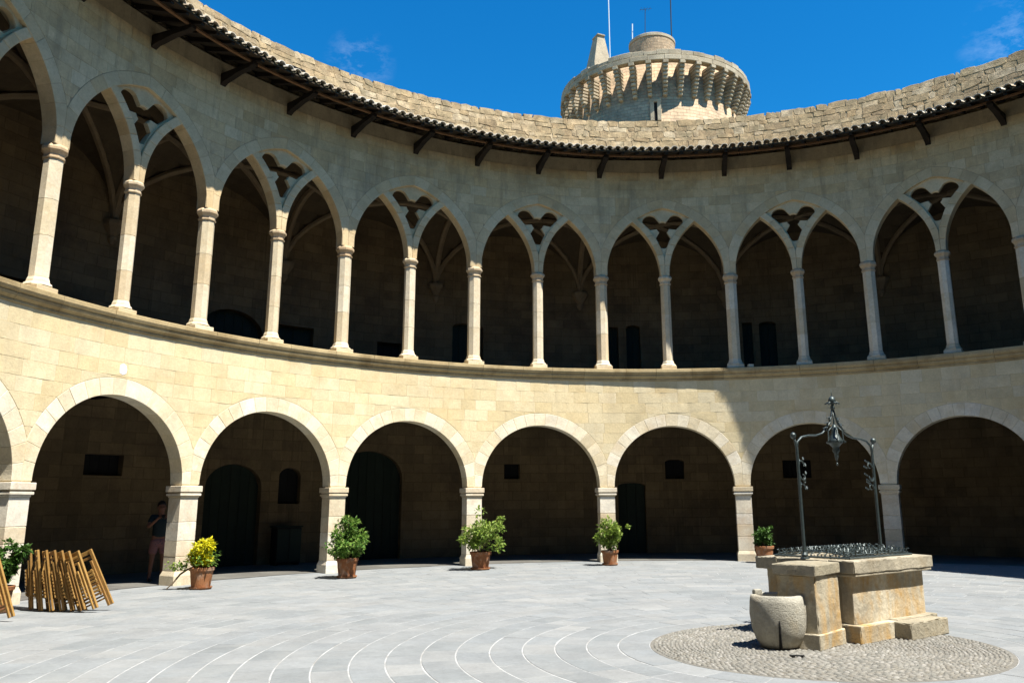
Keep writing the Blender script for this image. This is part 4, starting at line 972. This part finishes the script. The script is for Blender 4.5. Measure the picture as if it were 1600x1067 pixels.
q.lathe([(0.02, 0.34), (0.05, 0.30), (0.06, 0.22), (0.085, 0.16), (0.125, 0.10), (0.13, 0.06), (0.09, 0.03), (0.05, -0.02), (0.065, -0.06), (0.03, -0.12), (0.035, -0.16), (0.012, -0.22)], 10, (0, 0, HP + 0.02))
for i in range(5):
    a = i * 2 * pi / 5 + 0.3; q.tube([(0.05 * cos(a), 0.05 * sin(a), HP + 0.33), (0.12 * cos(a), 0.12 * sin(a), HP + 0.27), (0.125 * cos(a), 0.125 * sin(a), HP + 0.12), (0.16 * cos(a), 0.16 * sin(a), HP + 0.08)], [0.012, 0.012, 0.012, 0.02], 6)
q.v = [(x * 0.85, y * 0.85, (HP + (z - HP) * 0.86 - 0.05) if z < HP + 0.34 else HP + (z - HP) * 0.76) for x, y, z in q.v]; q.build('hanging_pulley', m_iron, arc, smooth=True)
q = MB(); q.tube([(0, 0.0, HP - 0.2), (0.0, 0, HP - 0.26)], 0.006, 5); q.lathe([(0.003, -0.03), (0.014, -0.02), (0.014, 0.0), (0.006, 0.012)], 8, (0, 0, HP - 0.265)); q.build('hook', m_iron, arc)

# ------------------------------------------------------------------ potted plants
def leaf(mb, p, d, up, L, W):
    d = d.normalized(); sde = d.cross(up)
    if sde.length < 1e-3: sde = d.orthogonal()
    sde.normalize(); nn = sde.cross(d)
    a = p; b = p + d * L * 0.45 + sde * W + nn * W * 0.25; c = p + d * L - nn * L * 0.18; e = p + d * L * 0.45 - sde * W + nn * W * 0.25; m = p + d * L * 0.5
    mb.add([a, b, c, e, m], [(0, 4, 1), (1, 4, 2), (0, 3, 4), (3, 2, 4)])
def potted(label, loc, potr, poth, fh, fr, mat, shape='bush', seed=0, nleaf=900, leafL=0.07, gaps=7, lean=(0, 0), group='terracotta potted plants round the courtyard', saucer=True, cone=False):
    rnd = random.Random(seed); t = thing('potted_plant', label, 'potted plant', loc, rnd.uniform(0, 6), group)
    p = MB(); p.lathe([(potr * 0.70, 0.0), (potr * 0.74, 0.02), (potr * 0.90, poth * 0.78), (potr * 0.93, poth * 0.84), (potr * 1.0, poth * 0.85), (potr * 1.02, poth * 0.98), (potr * 0.98, poth), (potr * 0.90, poth), (potr * 0.88, poth * 0.88)], 32, capt=False); po = p.build('pot', m_terra, t, smooth=False)
    if saucer:
        q = MB(); q.lathe([(potr * 0.80, 0), (potr * 0.92, 0.035), (potr * 0.92, 0.055), (potr * 0.80, 0.05)], 28); q.build('saucer', m_terra, po)
    q = MB(); q.lathe([(potr * 0.89, poth * 0.90), (0.01, poth * 0.93)], 20, capb=False); q.build('soil', m_soil, po)
    st = MB(); fol = MB(); tips = []
    nb = 13 if not cone else 12
    for i in range(nb):
        a = 2 * pi * i / nb + rnd.uniform(-0.4, 0.4); sp = rnd.uniform(0.25, 1.0) * fr; hh = fh * rnd.uniform(0.25, 1.0)
        if cone: hh = fh * (0.25 + 0.75 * i / (nb - 1)); sp = fr * (1 - 0.85 * i / (nb - 1))
        p0 = Vector((0.03 * cos(a), 0.03 * sin(a), poth * 0.9)); p3 = Vector((sp * cos(a) + lean[0], sp * sin(a) + lean[1], poth + hh * 0.9)); p1_ = Vector((sp * 0.35 * cos(a), sp * 0.35 * sin(a), poth + hh * 0.4))
        st.tube([p0, p1_, p3], [0.012, 0.009, 0.004], 5); tips.append((p0, p1_, p3))
    st.build('stems', m_bark, t, label='several thin woody stems')
    clumps = []
    for (p0, p1_, p3) in tips:
        for q_ in range(5):
            u = rnd.uniform(0.35, 1.05); base = p1_.lerp(p3, (u - 0.3) / 0.7) if u > 0.3 else p1_
            clumps.append((base + Vector((rnd.gauss(0, fr * 0.26), rnd.gauss(0, fr * 0.26), rnd.gauss(0, fh * 0.09))), fr * rnd.uniform(0.10, 0.28)))
    for _ in range(nleaf):
        c, cr_ = rnd.choice(clumps); d = Vector((rnd.gauss(0, 1), rnd.gauss(0, 1), rnd.gauss(0.2, 1))).normalized()
        pos = c + d * cr_ * rnd.uniform(0.3, 1.0)
        if pos.z < poth * 0.95: continue
        leaf(fol, pos, (d + Vector((0, 0, rnd.uniform(-0.5, 0.6)))).normalized(), Vector((rnd.gauss(0, .5), rnd.gauss(0, .5), 1)), leafL * rnd.uniform(0.5, 1.35), leafL * 0.30 * rnd.uniform(0.8, 1.2))
    fol.build('foliage', mat, t)
    return t
yp = potted('bright yellow leaved shrub in a terracotta pot beside the pier near the folded chairs', (-9.74, 7.54, 0), 0.25, 0.44, 0.64, 0.25, m_leaf_y, seed=3, nleaf=2200, leafL=0.08, cone=True)
gl = MB(); rnd = random.Random(5)
for _ in range(260):
    a = rnd.uniform(0, 6.28); r_ = rnd.uniform(0.1, 0.32); d = Vector((cos(a), sin(a), rnd.uniform(-0.4, 0.7)))
    leaf(gl, Vector((r_ * cos(a), r_ * sin(a), 0.47 + rnd.uniform(0, 0.28))), d, Vector((0, 0, 1)), 0.08, 0.022)
gl.build('lower_leaves', m_leaf, yp)
br_ = MB(); br_.tube([(0, 0, 0.42)], 0.01) if False else None
rzp = -yp.rotation_euler.z; Lr = Matrix.Rotation(rzp, 3, 'Z')
path = [Lr @ Vector(v) for v in ((-0.10, 0, 0.42), (-0.28, -0.02, 0.40), (-0.42, -0.03, 0.30), (-0.55, -0.05, 0.12), (-0.66, -0.06, 0.02))]
br_ = MB(); br_.tube(path, [0.02, 0.022, 0.02, 0.016, 0.01], 7); bo = br_.build('fallen_branch', m_bark, yp)
bl = MB()
for _ in range(170):
    t_ = rnd.uniform(0, 1); c = Lr @ Vector((-0.28 - 0.32 * t_, -0.03, 0.44 + 0.03 * t_)) + Vector((rnd.gauss(0, .05), rnd.gauss(0, .05), rnd.gauss(0, .04)))
    leaf(bl, c, Vector((rnd.gauss(0, 1), rnd.gauss(0, 1), rnd.gauss(0.3, .8))), Vector((0, 0, 1)), 0.075, 0.02)
bl.build('branch_leaves', m_leaf_l, bo)
potted('large full green shrub in a terracotta pot by the second sunlit pier', (-6.94, 9.62, 0), 0.26, 0.46, 1.05, 0.46, m_leaf, seed=12, nleaf=4200, leafL=0.085)
potted('loose open grey green shrub in a terracotta pot before the third sunlit pier', (-3.66, 11.42, 0), 0.28, 0.46, 1.10, 0.60, m_leaf_l, seed=25, nleaf=2600, leafL=0.085)
potted('small fresh green shrub in a small terracotta pot before the fourth sunlit pier', (-0.02, 12.18, 0), 0.24, 0.40, 0.86, 0.38, m_leaf_l, seed=31, nleaf=2200, leafL=0.085)
potted('green shrub in an orange pot standing in shade behind the left end of the well', (4.42, 12.05, 0), 0.27, 0.46, 0.72, 0.26, m_leaf_d, seed=44, nleaf=2000, leafL=0.08)
lp = CP + (ray_dir(2, 945) * 1.0) * (CP.z / -ray_dir(2, 945).z)
potted('dark green shrub cut by the left picture edge beside the first pier', (lp.x - 0.08 - (lp.x - CP.x) * 0.07, lp.y - (lp.y - CP.y) * 0.07, 0), 0.24, 0.42, 0.72, 0.28, m_leaf_d, seed=50, nleaf=3400, leafL=0.08)

# ------------------------------------------------------------------ folded wooden chairs
def chair_parts():
    P_ = {}
    H, W = 0.98, 0.50
    parts = []
    for sx in (-1, 1):
        b = MB(); b.bbox((sx * (W / 2 - 0.018), 0, H / 2), (0.050, 0.034, H), 0.004); parts.append(('back_leg', b))
        b = MB(); b.bbox((sx * (W / 2 - 0.058), -0.034, 0.40), (0.040, 0.030, 0.80), 0.004); parts.append(('front_leg', b))
        b = MB(); b.bbox((sx * (W / 2 - 0.094), -0.062, 0.44), (0.030, 0.024, 0.46), 0.004); parts.append(('seat_rail', b))
    for z, h in ((0.945, 0.065), (0.855, 0.04)):
        b = MB(); b.bbox((0, 0.004, z), (W - 0.074, 0.016, h), 0.004); parts.append(('back_slat', b))
    for i in range(8):
        b = MB(); b.bbox((0, -0.084, 0.25 + i * 0.055), (W - 0.11, 0.014, 0.038), 0.003); parts.append(('seat_slat', b))
    for z in (0.14, 0.19):
        b = MB(); b.bbox((0, 0.0 if z > 0.15 else -0.034, z), (W - 0.09, 0.02, 0.028), 0.003); parts.append(('stretcher', b))
    return [(n, b.mesh(n, m_chair)) for n, b in parts]
CHP = chair_parts()
def chair(loc, yaw, lean, label, flip=False, side=0.0):
    t = thing('folded_chair', label, 'chair', loc, 0, 'folded wooden chairs stacked against the first pier')
    # lean sideways in the picture: rotate about the horizontal axis across the stack
    t.rotation_euler = (Matrix.Rotation(lean[1], 3, Vector((cos(lean[0]), sin(lean[0]), 0))) @ Matrix.Rotation(yaw, 3, 'Z')).to_euler()
    for nm, me in CHP:
        o = bpy.data.objects.new(nm, me); COL.objects.link(o); o.parent = t
    return t
def on_ground(px, py):
    d = ray_dir(px, py); return CP + d * (CP.z / -d.z)
view_az = atan2(RT.y, RT.x)
specs = [(50, 951, 58, 8), (64, 953, 56, 10), (80, 954, 54, 12), (95, 954, 51, 14), (110, 954.5, 47, 17), (124, 955, 42, 20), (139, 955, 30, 23), (156, 953, 4, 26)]
names = ['upright folded wooden chair seen edge on, leftmost of the stack and touching the pier', 'second folded chair from the pier in the stack, seen edge on', 'third folded chair from the pier in the stack, leaning on the second',
         'fourth folded chair from the pier, in the middle of the stack', 'fifth folded chair from the pier, in the middle of the stack', 'third folded chair from the right end of the stack', 'second folded chair from the right end of the stack, half covered by the last',
         'folded chair at the right end of the stack, its slatted seat facing out']
for (px, py, yw, ln), nm in zip(specs, names):
    p = on_ground(px, py); p.z = 0.0
    # lean to the picture's left: rotate about the axis pointing away from the camera
    chair((p.x, p.y, 0.008), view_az + radians(-yw), (view_az + pi / 2 + 0.25, radians(-ln)), nm)
p = on_ground(3, 970); chair((p.x, p.y, 0.008), view_az + radians(-18), (view_az + pi / 2 + 0.25, radians(-20)), 'separate folded slatted chair cut off by the left picture edge')
p = on_ground(-14, 966); chair((p.x - 0.1, p.y + 0.05, 0.008), view_az + radians(-24), (view_az + pi / 2 + 0.25, radians(-16)), 'folded chair behind the one cut off by the left picture edge')

# small round stone on the sill
b = MB(); rough_block(b, (0, 0, 0.045), (0.16, 0.13, 0.11), 0.035, seed=77, amp=0.012)
x, y, _ = P(K(10.22), 0, RL + 0.02); tag(b.build('loose_stone', m_vouss, loc=(x, y, ZS)), 'small pale rounded stone lying on the sill beside a column foot', 'stone')

# ------------------------------------------------------------------ person in the shade
def skin_mesh(name, verts, edges, radii, mat, parent, root=0, sub=2):
    me = bpy.data.meshes.new(name); me.from_pydata(verts, edges, []); o = bpy.data.objects.new(name, me); COL.objects.link(o)
    md = o.modifiers.new('skin', 'SKIN'); md.use_smooth_shade = True
    for i, sv in enumerate(me.skin_vertices[0].data):
        r_ = radii[i]; sv.radius = r_ if isinstance(r_, tuple) else (r_, r_); sv.use_root = (i == root)
    s2 = o.modifiers.new('sub', 'SUBSURF'); s2.levels = sub; s2.render_levels = sub
    dg = bpy.context.evaluated_depsgraph_get(); nm = bpy.data.meshes.new_from_object(o.evaluated_get(dg)); nm.name = name
    bpy.data.objects.remove(o); no = bpy.data.objects.new(name, nm); COL.objects.link(no); nm.materials.clear(); nm.materials.append(mat)
    nm.polygons.foreach_set('use_smooth', [True] * len(nm.polygons)); no.parent = parent; return no
pg = on_ground(252, 908); pgd = (pg - CP); pg = CP + pgd * 1.0 - RT * 0.14; pg.z = 0.006
toc = atan2(CP.y - pg.y, CP.x - pg.x)         # person faces the camera: local -Y forward
man = thing('person', 'person in dark shirt and pink shorts holding a camera, shaded beside the pier', 'person', tuple(pg), toc + pi / 2 + 0.15)
V = [(0, 0, 0.95), (0, 0.01, 1.10), (0, 0.01, 1.28), (0, 0.02, 1.42), (0, 0.01, 1.50), (0, -0.01, 1.57), (0, -0.015, 1.66), (0, 0.0, 1.75),
     (0.10, 0, 0.90), (0.11, -0.01, 0.50), (0.12, 0.02, 0.10), (0.125, -0.02, 0.05), (0.13, -0.13, 0.03),
     (-0.10, 0, 0.90), (-0.12, -0.02, 0.50), (-0.14, 0.02, 0.10), (-0.145, -0.02, 0.05), (-0.16, -0.13, 0.03),
     (0.17, 0.02, 1.43), (0.27, -0.08, 1.22), (0.13, -0.27, 1.40), (0.08, -0.29, 1.45),
     (-0.17, 0.02, 1.43), (-0.27, -0.08, 1.20), (-0.12, -0.27, 1.38), (-0.07, -0.29, 1.44)]
E_ = [(0, 1), (1, 2), (2, 3), (3, 4), (4, 5), (5, 6), (6, 7), (0, 8), (8, 9), (9, 10), (10, 11), (11, 12), (0, 13), (13, 14), (14, 15), (15, 16), (16, 17), (3, 18), (18, 19), (19, 20), (20, 21), (3, 22), (22, 23), (23, 24), (24, 25)]
Rd = [(0.16, 0.11), (0.14, 0.10), (0.16, 0.11), (0.13, 0.085), 0.055, 0.075, 0.095, 0.06, 0.09, 0.055, 0.038, 0.042, 0.03, 0.09, 0.055, 0.038, 0.042, 0.03, 0.055, 0.042, 0.027, 0.03, 0.055, 0.042, 0.027, 0.03]
skin_mesh('body', V, E_, Rd, m_skin, man)
skin_mesh('shirt', [(0, 0, 0.93), (0, 0.01, 1.10), (0, 0.01, 1.28), (0, 0.02, 1.43), (0.17, 0.02, 1.43), (0.235, -0.045, 1.30), (-0.17, 0.02, 1.43), (-0.235, -0.045, 1.29)], [(0, 1), (1, 2), (2, 3), (3, 4), (4, 5), (3, 6), (6, 7)], [(0.185, 0.135), (0.165, 0.125), (0.18, 0.13), (0.15, 0.10), 0.075, 0.068, 0.075, 0.068], m_shirt, man)
skin_mesh('shorts', [(0, 0, 0.98), (0, 0, 0.88), (0.10, 0, 0.80), (0.112, -0.01, 0.58), (-0.10, 0, 0.80), (-0.118, -0.015, 0.58)], [(0, 1), (1, 2), (2, 3), (1, 4), (4, 5)], [(0.17, 0.125), (0.17, 0.125), 0.11, 0.10, 0.11, 0.10], m_shorts, man)
def uv(mb, c, r, n=14, m_=10):
    mb.lathe([(max(0.002, r[0] * sin(pi * i / m_)), -r[2] * cos(pi * i / m_)) for i in range(m_ + 1)], n, c, sy=r[1] / r[0])
h = MB(); uv(h, (0, 0.02, 1.70), (0.098, 0.108, 0.105)); h.v = [(x, y + (0.03 if (y < -0.02 and z < 1.72) else 0), z if z > 1.62 else 1.62) for x, y, z in h.v]; h.build('hair', m_hair, man, smooth=True)
h = MB(); uv(h, (0, -0.115, 1.635), (0.014, 0.022, 0.025)); h.build('nose', m_skin, man, smooth=True)
for sx in (-1, 1):
    h = MB(); uv(h, (sx * 0.092, 0.01, 1.64), (0.012, 0.022, 0.032)); h.build('ear', m_skin, man, smooth=True)
    h = MB(); uv(h, (sx * 0.034, -0.095, 1.66), (0.014, 0.008, 0.008)); h.build('eye', m_hair, man, smooth=True)
    for i in range(4):
        h = MB(); x0 = sx * 0.075; h.tube([(x0, -0.29, 1.475 - i * 0.02), (x0 * 0.9, -0.335, 1.475 - i * 0.02), (x0 * 0.55, -0.345, 1.473 - i * 0.02)], [0.0095, 0.009, 0.007], 6); h.build('finger', m_skin, man)
    h = MB(); h.tube([(sx * 0.075, -0.27, 1.42), (sx * 0.06, -0.26, 1.40), (sx * 0.03, -0.265, 1.395)], [0.012, 0.011, 0.009], 6); h.build('thumb', m_skin, man)
    h = MB(); h.bbox((sx * 0.135, -0.055, 0.04), (0.095, 0.26, 0.075), 0.03); h.build('shoe', m_shoe, man)
h = MB(); h.bbox((0, -0.06, 1.595), (0.05, 0.008, 0.012), 0.002); h.build('mouth', m_skin, man)
pcam = thing('handheld_camera', 'black photo camera held in both hands by the person in shade', 'camera', tuple(man.matrix_basis @ Vector((0, -0.30, 1.44))), toc + pi / 2 + 0.15)
h = MB(); h.bbox((0, 0, 0), (0.14, 0.05, 0.09), 0.008); h.build('camera_body', m_black, pcam)
h = MB(); h.lathe([(0.034, 0), (0.034, 0.05), (0.028, 0.06)], 16); h.v = [(x, -z - 0.02, y) for x, y, z in h.v]; h.build('lens', m_black, pcam)
